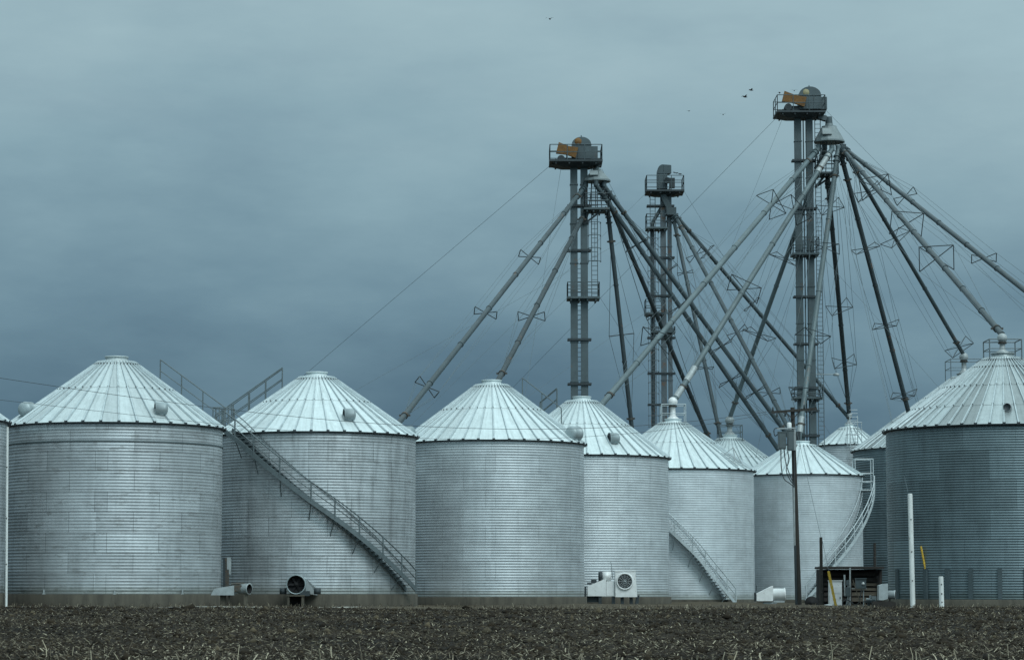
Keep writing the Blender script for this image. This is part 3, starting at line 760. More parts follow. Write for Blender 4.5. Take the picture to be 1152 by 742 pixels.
# ------------------------------------------------------------------ guy wires
def wire(label, pts, r=.0115, mat=None, name='guy_wire', group='thin guy wires', sag=0.0, cat='wire'):
    pts = [Vector(p) for p in pts]
    if sag:
        a, b_ = pts; pts = [a.lerp(b_, k / 24) - Vector((0, 0, sag * 4 * (k / 24) * (1 - k / 24))) for k in range(25)]
    m = MB(); m.path(pts, r, 5)
    o = m.build(name, mat or M_WIRE, None, pts[0]); tag(o, label, cat, group); return o
wire('guy wire from the left tower top platform far down to the left', (P(618, 187, D1), P(60, 662, 235)), .0135)
wire('guy wire from the left tower top dropping steeply left behind the clean bin', (P(631, 190, D1), P(586, 475, 172)))
wire('guy wire from the left tower top running down right past the middle tower', (P(677, 190, D1), P(870, 560, 232)))
wire('guy wire from the middle tower top running down left behind the left tower', (P(728, 216, D2), P(420, 520, 215)))
wire('guy wire from the middle tower top down left at a shallower angle', (P(729, 255, D2), P(380, 450, 214)))
wire('guy wire from the middle tower running down right toward the dark bins', (P(769, 214, D2), P(965, 540, 245)))
wire('guy wire from the tall tower top reaching down left past the middle tower', (P(875, 131, D3), P(470, 545, 245)), .0135)
wire('guy wire from the tall tower top dropping steeply left to the white bin', (P(880, 134, D3), P(735, 500, 193)))
wire('guy wire from the tall tower top leaving the photo down right', (P(929, 124, D3), P(1240, 440, 175)), .0135)
wire('guy wire from the tall tower hood down to the top of the tall white post', (P(938, 195, D3), P(1021.5, 553, 135)), .0135)
wire('guy wire from the tall tower down to the free yellow guard', (P(940, 182, D3), P(1048.5, 678, 136)), .013)
wire('guy wire from the tall tower middle platform spreading right', (P(921, 284, D3), P(1060, 440, 185)))
wire('guy wire from the tall tower top sinking steeply right between two dark spouts', (P(928, 126, D3), P(1046, 500, 224)))
wire('guy wire from the tall tower hood platform falling right to the partly hidden dark bin', (P(943, 194, D3), P(1040, 470, 212)))
wire('guy wire from the tall tower hood platform falling left past the pale upright spout', (P(920, 194, D3), P(850, 515, 196)))
wire('guy wire from the middle tower low platform spreading left behind the left tower', (P(727, 351, D2), P(560, 470, 214)))
wire('guy wire from the left tower middle platform spreading left', (P(640, 333, D1), P(470, 500, 182)))
wire('guy wire from the left tower middle platform spreading right', (P(674, 333, D1), P(820, 560, 228)))

# ------------------------------------------------------------------ utility pole
DP = 150
up_ = thing('utility_pole', 'weathered wooden utility pole with crossarm, transformer boxes and hanging cables', 'utility pole', P(898, 681, DP))
m = MB(); m.tube(P(898.5, 684, DP), P(891.5, 458, DP), .19, 14, r2=.125); m.build('pole', M_WOOD, up_)
m = MB(); ca_, cb4 = P(868, 463.5, DP - .2), P(919, 459.5, DP - .2); m.bar(ca_, cb4, .12, .14); m.bar(P(883, 462, DP - .2), P(891.5, 471, DP - .2), .04, .05); m.bar(P(901, 461, DP - .2), P(892, 471, DP - .2), .04, .05)
arm = m.build('crossarm', M_WOOD, up_)
m = MB()
for q in (.03, .12, .3, .72, .88, .97):
    p = ca_.lerp(cb4, q); sgn = -1 if q in (.3, .88, .12) else 1
    m.lathe(p + Vector((0, 0, .07 if sgn > 0 else -.32)), [(0, 0), (.05, .01), (.07, .06), (.045, .1), (.065, .15), (.04, .2), (.03, .25), (0, .26)], 12)
m.build('insulator', M_DARK, arm)
for k, (x0, x1, y0, y1) in enumerate(((875.3, 883.6, 486.5, 505), (885.8, 892.6, 484.5, 506.5))):
    m = MB(); a = P(x0, y1, DP - .6); b_ = P(x1, y0, DP - .6); w = (b_.x - a.x) / 2; h = b_.z - a.z
    c = Vector(((a.x + b_.x) / 2, DP - .6 - (0 if k else .1), a.z))
    m.box(c + Vector((0, 0, h / 2)), (2 * w, .4, h)); m.box(c + Vector((0, 0, h + .03)), (2 * w + .06, .46, .06)); m.box(c + Vector((0, -.21, h / 2)), (2 * w - .1, .03, h - .12))
    m.build('transformer_box', M_BOX, up_)
m = MB(); a = P(888, 484, DP - .3); m.lathe(a, [(0, 0), (.13, 0), (.14, .1), (.14, .42), (.11, .48), (0, .5)], 16); m.build('surge_can', M_WHITE, up_)
m = MB(); m.bar(P(894.5, 506, DP - .45), P(894, 482, DP - .45), .12, .1); m.bar(P(874, 482, DP - .5), P(896, 481, DP - .5), .07, .07); m.bar(P(880, 500, DP - .2), P(897, 500, DP - .1), .08, .08); m.build('mounting_bracket', M_GREY, up_)
m = MB()
def curve(px):
    pts = [P(x, y, DP - .35) for x, y in px]; out = []
    for i in range(len(pts) - 1):
        p0, p1, p2, p3 = pts[max(i - 1, 0)], pts[i], pts[i + 1], pts[min(i + 2, len(pts) - 1)]
        for k in range(6):
            t = k / 6; out.append(.5 * ((2 * p1) + (p2 - p0) * t + (2 * p0 - 5 * p1 + 4 * p2 - p3) * t * t + (3 * p1 - p0 - 3 * p2 + p3) * t ** 3))
    return out + [pts[-1]]
for px in ([(878.5, 505), (879, 525), (882, 538), (888, 543), (893, 547)], [(882, 505), (884, 520), (889, 535), (894, 546)], [(886, 507), (887.5, 518), (884.5, 528), (888, 538), (893, 545)],
           [(877, 486), (872, 490), (871.5, 482), (882, 481)], [(889, 474), (886, 466), (881, 464)], [(893.5, 505), (893.8, 530), (893.3, 548)]):
    m.path(curve(px), .032, 6)
m.build('hanging_cable', M_WIRED, up_)
m = MB(); m.tube(P(894, 614, DP - .3), P(893, 545, DP - .3), .06, 8); m.build('conduit_pipe', M_GREY, up_)
m = MB(); m.tube(P(896, 683, DP - .3), P(894.5, 613, DP - .3), .075, 8); m.build('conduit_guard', M_DARK, up_)
m = MB(); m.box(P(897.5, 490, DP - .1), (.3, .3, .5)); m.build('meter_box', M_DARK, up_)

# power lines crossing in front of the left bins to the crossarm
def span(label, px3, D0, D9, r, **k):
    xs, ys = zip(*px3); co = np.polyfit(xs, ys, len(xs) - 1 if len(xs) < 4 else 3)
    pts = []
    for x in np.linspace(min(xs), max(xs), 60):
        q = (x - min(xs)) / (max(xs) - min(xs)); pts.append(P(x, float(np.polyval(co, x)), D0 + (D9 - D0) * q))
    return wire(label, pts, r, M_WIRED, 'power_line', 'power lines to the utility pole', cat='power line')
span('upper power line sagging across the left bin roofs to the utility pole', [(-80, 413), (229, 457), (550, 482), (869, 462)], 118, DP - .2, .013)
span('lower power line sagging across the left bin roofs to the utility pole', [(-80, 441), (229, 475), (560, 494), (874, 463)], 118, DP - .2, .010)

# wooden stub post + its guy wires
def post(label, name, cat, px, y0, y1, D, w, mat, lean=0, group=None, round_=True, cap=True):
    b_ = P(px, y1, D); t = P(px + lean, y0, D); b_.z = min(b_.z, 0) - .1; m = MB()
    m.tube(b_, t, w / 2, 16, r2=w / 2 * .96)
    if cap: m.tube(t, t + Vector((0, 0, .03)), w / 2 * .8, 16)
    for q in (.25, .5, .78):
        c = b_.lerp(t, q); m.tube(c + Vector((0, -w / 2 - .02, 0)), c + Vector((0, -w / 2 + .02, 0)), .035, 8, 1)
    o = m.build(name, [mat, M_RUST], None, b_); tag(o, label, cat, group); return o
post('dark wooden stub post standing in front of the timber shed', 'wooden_post', 'post', 924.5, 604.5, 684, 148, .19, M_WOOD, -1)
post('short dark post standing behind the timber shed by the dark bin', 'wooden_post', 'post', 984, 611, 660, 170, .2, M_TIMBER, 0)
post('tall white painted post before the big dark bin', 'white_post', 'post', 1027, 555.5, 683, 135, .28, M_WPOST, -3.2)
post('short white painted post right of the yellow guard', 'white_post', 'post', 1059.5, 648.5, 684, 131, .27, M_WPOST, -1)
post('thin pale pole at the far left between two bins', 'white_post', 'post', 7.2, 480, 674, 130.6, .13, M_WPOST, 1.2, cap=False)
wire('guy wire from the utility pole top to the wooden stub post', (P(893, 470, DP), P(924, 606, 148)), .012)
wire('short guy wire from the wooden stub post into the slanted yellow guard', (P(925, 607, 148), P(940.5, 682, 146)), .012)
def guard(label, x0, y0, x1, y1, D, w=.085):
    a, b_ = P(x0, y0, D), P(x1, y1, D); m = MB(); d = (b_ - a); n = 12
    pts = [a + d * (k / n) for k in range(n + 1)]
    for k in range(n): m.tube(pts[k], pts[k + 1] - d * .004, w * (1 if k % 2 else .9), 8)
    o = m.build('guy_guard', M_YELLOW, None, b_); tag(o, label, 'guy wire guard', 'yellow guy wire guards')
guard('scuffed yellow guy guard leaning against the white cabinet by the shed', 932, 642, 940.5, 682, 146)
guard('slim yellow guy guard hanging free between the two white posts', 1036, 614, 1044, 655, 136, .06)

# ------------------------------------------------------------------ fans and ground clutter
AXC = Matrix(((1, 0, 0), (0, 0, -1), (0, 1, 0)))     # lathe axis pointing at the camera
# round fan in front of the stair bin
DF = 142.3
f = thing('aeration_fan', 'round white rimmed fan with a dark mouth at the foot of the stair bin', 'fan', P(336, 682, DF)); S = DF * 1.005 / F
c = P(333, 657, DF); m = MB(); r = 10.5 * S
m.lathe(c, [(r * .9, -.6), (r * .93, .02), (r * 1.0, .08), (r * 1.06, .03), (r * 1.04, -.7), (r * .9, -.72)], 32, 0, True, AXC); m.build('fan_housing', M_VENT, f)
m = MB(); m.lathe(c, [(r * .91, .0), (r * .9, -.35), (0, -.36)], 32, 0, True, AXC); m.build('fan_mouth', M_BLACK, f)
m = MB(); m.lathe(c, [(0, -.1), (r * .2, -.14), (r * .2, -.3)], 16, 0, True, AXC)
for k in range(6):
    a_ = k * math.pi / 3; m.box(c + Vector((math.cos(a_) * r * .5, .25, math.sin(a_) * r * .5)), (r * .7, .02, r * .25), Matrix.Rotation(-a_, 3, 'Y') @ Matrix.Rotation(.5, 3, 'X'))
m.build('fan_blade', M_BLACK, f)
m = MB() # transition duct running back right to the bin
q0 = [c + Vector((r * 1.02, .3, r * .6)), c + Vector((r * 1.02, .3, -r * .95)), c + Vector((-r * .8, .9, -r * .95)), c + Vector((-r * .8, .9, r * .7))]
q1 = [P(357, 667, DF + 1.4) + Vector((.15, 0, .1)), P(357, 669, DF + 1.4), P(330, 669, DF + 1.7), P(330, 660, DF + 1.7)]
m.add(q0 + q1, [(0, 1, 5, 4), (1, 2, 6, 5), (2, 3, 7, 6), (3, 0, 4, 7), (0, 3, 2, 1), (4, 5, 6, 7)]); m.build('transition_duct', M_GREY, f)
m = MB(); m.box(P(343, 667, DF + .2), (.55, .5, .28)); m.build('motor_box', M_DARK, f)
m = MB()
for x in (325, 341): m.box(P(x, 676, DF + .2) * 1, (.12, .8, .62))
m.box(P(333, 669.5, DF + .2), (1.05, .9, .08)); m.build('fan_stand', M_CONC, f)
m = MB(); m.box(P(331, 675.5, DF + .75), (.72, .2, .55)); m.build('duct_throat', M_BLACK, f)
m = MB()
for x in (318.5, 357): m.lathe(P(x, 666, DF + .4), [(0, -.1), (.2, -.1), (.2, .25), (0, .25)], 12, 0, True)
m.build('hub_cap', M_DARK, f)

# small blue-grey fan between bins 1 and 2
f = thing('aeration_fan', 'small blue grey fan and box duct on a post between the two left bins', 'fan', P(262, 680, 136.5)); Dg = 136.5; S = Dg / F
a = P(241, 668, Dg); b_ = P(264, 658, Dg); m = MB()
vs = []
for y in (Dg - .35, Dg + .35):
    for x, yy in ((238, 669), (264, 669), (264, 658), (242, 661.5)):
        p = P(x, yy, Dg); vs.append((p.x, y, p.z))
m.add(vs, [(0, 1, 2, 3), (7, 6, 5, 4), (0, 4, 5, 1), (1, 5, 6, 2), (2, 6, 7, 3), (3, 7, 4, 0)]); m.build('box_duct', M_GREY, f)
c = P(276, 662, Dg); rot = Matrix.Rotation(R(62), 3, 'Z') @ AXC; r = 6 * S; m = MB()
m.lathe(c, [(r * .6, -.62), (r, -.3), (r, .22), (r * 1.1, .27), (r * .9, .27)], 24, 0, True, rot); m.build('fan_housing', M_GREY, f)
m = MB(); m.lathe(c, [(r * .91, .265), (r * .85, .0), (0, -.02)], 24, 0, True, rot); m.build('fan_mouth', M_BLACK, f)
m = MB(); m.box(P(268, 661, Dg), (.4, .4, .35)); m.tube(P(260, 656.5, Dg), P(275, 656, Dg), .06, 8); m.build('motor', M_RUST, f)
m = MB(); m.box(P(276.5, 676.5, Dg), (.2, .3, .85)); m.box(P(258, 675, Dg), (.1, .2, .7)); m.box(P(251, 675, Dg + .1), (.3, .3, .7)); m.build('support_post', M_CONC, f)
f = thing('control_panel', 'upright rusty control box and pipes above the small blue grey fan', 'control box', P(254, 672, 142.5)); m = MB()
m.box(P(257, 636, 142.5), (.3, .3, .95)); m.build('panel_box', M_GREY, f)
m = MB(); m.bar(P(254.5, 660, 142.4), P(254.5, 627, 142.4), .1, .1); m.bar(P(256.5, 668, 142.4), P(256.5, 640, 142.4), .12, .1); m.build('mounting_post', M_RUST, f)
m = MB(); m.bar(P(252.3, 668, 142.4), P(252.3, 627, 142.4), .13, .1); m.bar(P(250, 627.5, 142.4), P(261, 627.5, 142.4), .06, .06); m.build('cable_riser', M_DARK, f)

# centrifugal fan heater before bin 4
Dh = 164; S = Dh / F
f = thing('fan_heater', 'square white fan unit with a round grille and a sloped duct on dark legs', 'fan', P(688, 678, Dh)); m = MB()
def prism(m, pts, D, dy0, dy1, mi=0):
    vs = [Vector((P(x, y, D).x, D + d, P(x, y, D).z)) for d in (dy0, dy1) for x, y in pts]; n = len(pts)
    m.add(vs, [tuple(range(n)), tuple(reversed(range(n, 2 * n)))] + [(k, n + k, n + (k + 1) % n, (k + 1) % n) for k in range(n)], mi)
prism(m, [(692, 671), (716.5, 671), (714.5, 641.5), (691.8, 642)], Dh, -.5, .7)
prism(m, [(691.2, 642.5), (715.2, 642), (715.2, 640.8), (691.2, 641.2)], Dh, -.54, .74)
m.build('fan_cabinet', M_WHITE, f)
c = P(702.5, 653.5, Dh) + Vector((0, -.5, 0)); r = 8.3 * S; m = MB()
m.lathe(c, [(r * .95, -.08), (r * .98, .1), (r * 1.1, .12), (r * 1.16, .03), (r * 1.18, 0)], 32, 0, True, AXC); m.build('inlet_ring', M_WHITE, f)
m = MB(); m.lathe(c, [(r * .97, .03), (0, -.0)], 32, 0, True, AXC)
m.build('inlet_mouth', M_BLACK, f)
m = MB()
for q in (.3, .52, .74, .93):
    rr = r * q; m.path([c + Vector((rr * math.cos(t), -.07, rr * math.sin(t))) for t in [2 * math.pi * k / 24 for k in range(25)]], .012, 5)
for k in range(6):
    t = math.pi * k / 6; m.tube(c + Vector((r * math.cos(t), -.07, r * math.sin(t))), c - Vector((r * math.cos(t), .07, r * math.sin(t))), .012, 5)
m.lathe(c, [(0, .1), (r * .16, .08), (r * .16, .02)], 12, 0, True, AXC); m.build('inlet_grille', M_GREY, f)
m = MB(); prism(m, [(661, 670), (681.7, 670), (681.7, 650), (661, 659)], Dh, -.3, .5); prism(m, [(682, 669), (691.3, 669.5), (691.3, 653), (682, 653.5)], Dh, -.26, .5); m.build('burner_duct', M_WHITE, f)
m = MB(); c2 = P(682.5, 648, Dh + .1); ax = Matrix.Rotation(R(90), 3, 'Y')
m.lathe(c2, [(0, -.3), (.33, -.3), (.33, .28), (0, .28)], 20, 0, True, ax); m.build('blower_motor', M_WHITE, f)
m = MB(); m.lathe(c2 - Vector((.38, 0, .02)), [(0, -.16), (.31, -.16), (.35, .1), (0, .1)], 18, 0, True, ax); m.box(P(668, 653.5, Dh), (.35, .3, .25)); m.box(P(663, 656, Dh), (.3, .2, .12)); m.box(P(658.3, 665, Dh), (.14, .5, .65))
m.build('motor_cowl', M_DARK, f)
m = MB(); m.path([P(689, 650, Dh), P(688.3, 640, Dh), P(687.8, 633, Dh), P(686.3, 631.5, Dh)], .03, 6); m.build('exhaust_stack', M_GREY, f)
m = MB()
for x in (675, 690, 700, 710):
    m2 = MB(); m2.box(P(x, 674.5, Dh + .1), (.2, .6, .5)); m2.build('support_leg', M_DARK, f)
prism(m, [(714.5, 679), (718, 679), (719.3, 669), (716, 669)], Dh, -.3, .3); m.box(P(668, 673.5, Dh + .3), (.9, .4, .4)); m.build('base_block', M_DARK, f)

# white cone-and-drum fan before bin 7
Dk = 172; S = Dk / F
f = thing('aeration_fan', 'white cone duct with a shiny drum lying just left of the utility pole', 'fan', P(866, 680, Dk)); m = MB()
prism(m, [(850.5, 675.5), (869, 675.5), (869, 658.5), (866.5, 659.5), (850.5, 667.5)], Dk, -.45, .45); m.build('cone_duct', M_WHITE, f)
m = MB(); ax = Matrix.Rotation(R(90), 3, 'Y'); c = P(876, 668, Dk); r = 6.6 * S
m.lathe(c, [(r * .95, -.43), (r, -.4), (r, .36), (r * 1.06, .38), (r * 1.06, .44), (r * .9, .44)], 28, 0, True, ax); m.build('drum', M_WHITE, f)
m = MB(); m.lathe(c, [(r * .91, .43), (r * .85, .2), (0, .2)], 24, 0, True, ax); m.build('fan_mouth', M_BLACK, f)
m = MB(); m.box(P(876, 676, Dk), (.75, .6, .14)); m.box(P(866, 678, Dk), (.9, .5, .2)); m.build('base_rail', M_GREY, f)
m = MB(); m.bar(P(851, 664, Dk), P(851, 658, Dk), .05, .05); m.box(P(849.5, 671, Dk), (.08, .7, .6)); m.build('inlet_flange', M_DARK, f)

# timber shed / bulkhead
Ds = 163
f = thing('timber_shed', 'low dark timber shed of spaced planks under a flat roof by the curved stair', 'shed', P(960, 680, Ds))
m = MB(); prism(m, [(921, 639.5), (992, 639.5), (992, 637), (921, 637)], Ds, -1.0, 2.2); m.build('flat_roof', M_TIMBER, f)
m = MB(); prism(m, [(922, 684), (990, 684), (990, 640), (922, 640)], Ds, .4, 1.8); m.build('back_boarding', M_BLACK, f)
m = MB()
for k in range(6):
    y = 643.5 + k * 5.6; j = random.uniform(-.7, .7); h_ = random.uniform(3.2, 4.7); x1_ = 988.5 + random.uniform(-2, 1.5)
    prism(m, [(927, y + h_), (956, y + h_ + j * .5), (956, y + j * .5), (927, y)], Ds, .02 + .012 * (k % 2), .12 + .012 * (k % 2), 0)
    prism(m, [(957, y + h_), (x1_, y + h_ + j), (x1_, y + j), (957, y)], Ds, .02 + .015 * (k % 2), .12 + .012 * (k % 2), 1 if k > 1 else 0)
m.build('plank_wall', [M_TIMBER, M_PLANK], f)
for x in (923, 956, 990):
    m = MB(); prism(m, [(x - 1.5, 684), (x + 1.5, 684), (x + 1.5, 640), (x - 1.5, 640)], Ds, -.3, 0); m.build('shed_post', M_TIMBER, f)
De = 154
f = thing('electric_cabinet', 'white upright electric cabinet before the timber shed behind the yellow guard', 'cabinet', P(939, 681, De)); m = MB()
prism(m, [(932.5, 683), (946.5, 683), (946.5, 653), (932.5, 653)], De, -.3, .3); m.build('cabinet_body', M_WHITE, f)
m = MB(); prism(m, [(933.3, 667), (945.8, 667), (945.8, 659.5), (933.3, 659.5)], De, -.33, -.303); prism(m, [(933.3, 681.5), (945.8, 681.5), (945.8, 667.7), (933.3, 667.7)], De, -.33, -.303); prism(m, [(932, 653.2), (947, 653.2), (947, 652.2), (932, 652.2)], De, -.35, .35)
m.build('cabinet_door', M_WHITE, f)
m = MB(); m.box(P(944.3, 672, De) - Vector((0, .35, 0)), (.05, .05, .14)); m.build('handle', M_DARK, f)
f = thing('meter_stand', 'grey meter box on a thin two leg stand before the timber shed', 'meter box', P(968, 681, De)); m = MB()
prism(m, [(962.5, 661.5), (974, 661.5), (974, 650.5), (962.5, 650.5)], De, -.2, .1); prism(m, [(962, 650.8), (974.6, 650.8), (974.6, 649.8), (962, 649.8)], De, -.26, .12); m.build('meter_box', M_BOX, f)
m = MB(); m.lathe(P(970.5, 656, De) - Vector((0, .2, 0)), [(0, .08), (.08, .07), (.09, 0)], 14, 0, True, AXC); m.build('meter_dial', M_WHITE, f)
m = MB(); m.bar(P(971.5, 682, De), P(971.5, 661, De), .06, .06); m.bar(P(958, 661.5, De), P(975, 661.5, De), .05, .05); m.bar(P(956.3, 683, De), P(956.3, 638, De), .08, .08); m.build('stand_frame', M_GREY, f)
m = MB(); m.path([P(x, y, De - .2) for x, y in ((947.5, 681.5), (948.5, 676), (952, 673.5), (957, 676), (962, 681), (966, 678), (968, 670), (969.5, 662))], .035, 6); o = m.build('cable', M_WIRED, None, P(947.5, 681.5, De)); tag(o, 'loose dark cable looping low beneath the grey meter box', 'cable')
f = thing('skid_frame', 'low grey skid of pipes and plates between the meter box and the small fan', 'machinery', P(980, 682, 152)); m = MB()
m.box(P(980, 676.5, 152), (.85, .6, .12)); m.box(P(977, 679.5, 152), (.12, .5, .3)); m.box(P(984, 679.5, 152), (.12, .5, .3)); m.build('skid_base', M_DARK, f)
m = MB(); m.tube(P(974.5, 673.5, 152), P(985.5, 675, 152), .08, 10); m.tube(P(979, 674, 152), P(979, 669, 152), .06, 8); m.box(P(983, 672, 152), (.28, .3, .22)); m.build('pump', M_GREY, f)
f = thing('pipe_riser', 'thin grey pipes with a small grey box beside the white electric cabinet', 'pipes', P(952, 682, De)); m = MB()
m.tube(P(950.5, 670, De), P(950, 646, De), .05, 8); m.tube(P(954, 683, De), P(954, 652, De), .04, 8); m.tube(P(951, 683, De), P(955, 668, De), .03, 8); m.build('pipe', M_GREY, f)
m = MB(); m.box(P(954, 665, De), (.26, .2, .55)); m.box(P(953.5, 655, De), (.16, .16, .3)); m.build('small_box', M_BOX, f)
m = MB(); m.bar(P(959.5, 652, De - .3), P(969, 681, De - .3), .07, .05); o = m.build('leaning_board', M_PLANK, None, P(969, 681, De - .3)); tag(o, 'thin pale board leaning under the grey meter box', 'board')
m = MB(); m.lathe(P(931, 683, 147), [(.3, -.1), (.32, .08), (.22, .17), (0, .2)], 14); o = m.build('white_stone', M_WHITE, None, P(931, 683, 147)); tag(o, 'small white painted stone at the foot of the yellow guard', 'stone')
# small fan right of shed
Dm = 132.5; S = Dm / F
f = thing('aeration_fan', 'small grey fan with a square box right of the timber shed', 'fan', P(998, 680, Dm)); m = MB()
prism(m, [(988, 674.5), (993, 674.5), (998, 673), (998, 656), (993, 656.5), (988, 658)], Dm, -.3, .35); m.build('inlet_box', M_GREY, f)
m = MB(); c = P(1001, 668.5, Dm); r = 4.5 * S; ax = Matrix.Rotation(R(75), 3, 'Z') @ AXC
m.lathe(c, [(r * .9, -.3), (r, -.28), (r, .22), (r * 1.15, .25), (r * 1.15, .3), (r * .9, .3)], 20, 0, True, ax); m.build('fan_drum', M_GREY, f)
m = MB(); m.lathe(c, [(r * .9, .29), (0, .2)], 20, 0, True, ax); m.build('fan_mouth', M_BLACK, f)
m = MB(); m.box(P(993, 679, Dm), (1.1, .5, .3)); m.box(P(1004, 680, Dm), (.3, .4, .3)); m.bar(P(1001, 683, Dm), P(1001, 672, Dm), .07, .07); m.build('block_base', M_TIMBER, f)
# cable reel by the pole foot
m = MB(); m.lathe(P(913, 677.5, 160), [(0, .12), (.1, .12), (.1, .05), (.42, .05), (.42, -.05), (0, -.05)], 20, 0, True, AXC); o = m.build('rubber_tyre', M_BLACK, None, P(913, 677.5, 160)); tag(o, 'dark tyre lying low right of the utility pole foot', 'tyre')

# ------------------------------------------------------------------ birds
def bird(label, px, py, D, s=.3, fly=True, turn=0):
    p = P(px, py, D); m = MB(); rot = Matrix.Rotation(R(turn), 3, 'Z'); ax = rot @ Matrix.Rotation(R(90), 3, 'Y')
    m.lathe(p, [(0, -s * .55), (s * .09, -s * .4), (s * .16, -.05 * s), (s * .14, s * .2), (s * .09, s * .32), (s * .1, s * .4), (s * .06, s * .5), (0, s * .62)], 10, 0, True, ax)
    if fly:
        for sg in (-1, 1):
            vs = [rot @ Vector(v) for v in ((s * .2, sg * s * .08, s * .04), (-s * .25, sg * s * .08, s * .02), (-s * .15, sg * s * .6, s * .3), (s * .15, sg * s * .55, s * .32), (-s * .2, sg * s * 1.05, s * .12))]
            m.add([p + v for v in vs], [(0, 1, 2, 3), (3, 2, 4)])
    else:
        m.add([p + rot @ Vector(v) for v in ((-s * .45, -s * .08, 0), (-s * .45, s * .08, 0), (-s * .95, s * .1, -s * .2), (-s * .95, -s * .1, -s * .2))], [(0, 1, 2, 3)])
        for q in (-.05, .05): m.tube(p + Vector((0, q * s, -s * .1)), p + Vector((0, q * s, -s * .3)), .012, 4)
    o = m.build('bird', M_BIRD, None, p); tag(o, label, 'bird', 'small dark birds')
bird('lone dark bird flying high near the top edge of the sky', 618.5, 21.5, 170, .32, True, 75)
bird('upper bird of the close pair flying left of the tall tower', 845, 101.5, 190, .34, True, 20)
bird('lower bird of the close pair flying left of the tall tower', 838, 109, 190, .4, True, 30)
bird('tiny bird flying below the close pair of birds', 813.5, 129, 200, .28, True, 80)
bird('faint bird flying leftmost of those between the middle and tall towers', 775, 125, 210, .22, True, 60)
bird('bird hovering just above the orange guard of the tall tower', 893.5, 102, D3 - 1, .28, True, 80)
zr = None
bird('bird perched on the left end of the tall tower railing', 877, 104.3, D3 - 1.5, .36, False, 60)
bird('left bird perched on the middle tower railing', 758.5, 194, D2 - 1.3, .3, False, 30)
bird('middle bird perched on the middle tower railing', 761.5, 194.6, D2 - 1.3, .3, False, 150)
bird('right bird perched on the middle tower railing', 765, 195.6, D2 - 1.3, .34, False, 20)

# ------------------------------------------------------------------ ground
def gridmesh(name, xs, ys, zf, mat):
    X, Y = np.meshgrid(xs, ys); Z = zf(X, Y); nx, ny = len(xs), len(ys)
    v = np.stack([X, Y, Z], -1).reshape(-1, 3)
    i = np.arange((ny - 1) * (nx - 1)); r_ = i // (nx - 1); c_ = i % (nx - 1); a = r_ * nx + c_
    f = np.stack([a, a + 1, a + nx + 1, a + nx], -1)
    return npmesh(name, v, f, mat)
def npmesh(name, v, f, mat, mi=None, smooth=False):
    me = bpy.data.meshes.new(name); me.vertices.add(len(v)); me.vertices.foreach_set('co', v.astype(np.float32).ravel())
    k = f.shape[1]; me.loops.add(f.size); me.loops.foreach_set('vertex_index', f.astype(np.int32).ravel())
    me.polygons.add(len(f)); me.polygons.foreach_set('loop_start', np.arange(len(f), dtype=np.int32) * k)
    me.polygons.foreach_set('loop_total', np.full(len(f), k, dtype=np.int32))
    for m_ in (mat if isinstance(mat, list) else [mat]): me.materials.append(m_)
    if mi is not None: me.polygons.foreach_set('material_index', mi.astype(np.int32))
    me.update(calc_edges=True); me.validate()
    o = bpy.data.objects.new(name, me); C.objects.link(o); return o

def soil_mat(name, a, b_, s=1.0):
    m, nt, b = nm(name); oc = N(nt, 'ShaderNodeTexCoord').outputs['Object']
    n1 = noise(nt, oc, 7 * s, 8, .75); n2 = noise(nt, oc, .12 * s, 4, .6)
    c = ramp(nt, n1, [(.32, a), (.62, b_), (.8, g3(1.7, b_))]); c = mixc(nt, c, ramp(nt, n2, [(.35, (.55, .56, .58)), (.65, (1.5, 1.42, 1.28))]), 1.0, 'MULTIPLY')
    nt.links.new(c, b.inputs['Base Color']); b.inputs['Roughness'].default_value = .95
    try: b.inputs['Specular IOR Level'].default_value = .2
    except Exception: pass
    return m
M_SOIL = soil_mat('tilled_soil', (.007, .0058, .004), (.021, .0165, .011))
M_PAD = soil_mat('packed_yard_earth', (.03, .026, .018), (.07, .06, .043), .4)
M_GRAV = soil_mat('pale_gravel', (.14, .145, .14), (.24, .25, .245), .6)

big = MB(); big.add([(-4000, -400, -.42), (4000, -400, -.42), (4000, 6000, -.42), (-4000, 6000, -.42)], [(0, 1, 2, 3)])
o = big.build('ground', M_PAD); o['kind'] = 'structure'
# yard surface (gentle, slightly uneven)
def yardz(X, Y):
    z = .06 * np.sin(X * .13 + Y * .21) + .04 * np.sin(X * .41 - Y * .17 + 1.3)
    return np.minimum(z * np.clip((Y - 124) / 6, 0, 1), .12) - .02
xs = np.linspace(-60, 60, 241); ys = np.linspace(126, 300, 90)
o = gridmesh('yard', xs, ys, lambda X, Y: yardz(X, Y) + rng.normal(0, .012, X.shape), M_PAD); o['kind'] = 'structure'

xs = np.linspace(-34, -8, 120); ys = np.linspace(129.5, 133.8, 14)
o = gridmesh('gravel_apron', xs, ys, lambda X, Y: .05 + .03 * np.sin(X * .7) + rng.normal(0, .012, X.shape), M_GRAV); o['kind'] = 'structure'
# field: furrowed, tilled, strewn with clods and maize stubble
def fnoise(X, Y):
    z = .045 * np.sin(Y * 2 * np.pi / .76 + .6 * np.sin(X * .05)) * .35
    z += .05 * np.sin(X * .11 + 1.1) * np.sin(Y * .09) + .03 * np.sin(X * .53 + Y * .31)
    return z
ysr = [24.0]
while ysr[-1] < 128: ysr.append(ysr[-1] + .05 + (ysr[-1] - 24) * .0022)
ysr = np.array(ysr)
def fieldz(X, Y): return fnoise(X, Y) + rng.normal(0, .022, X.shape)
xs = np.concatenate([np.linspace(-40, -14, 90)[:-1], np.linspace(-14, 14, 420), np.linspace(14, 40, 90)[1:]])
o = gridmesh('field', xs, ysr, fieldz, M_SOIL); o['kind'] = 'structure'

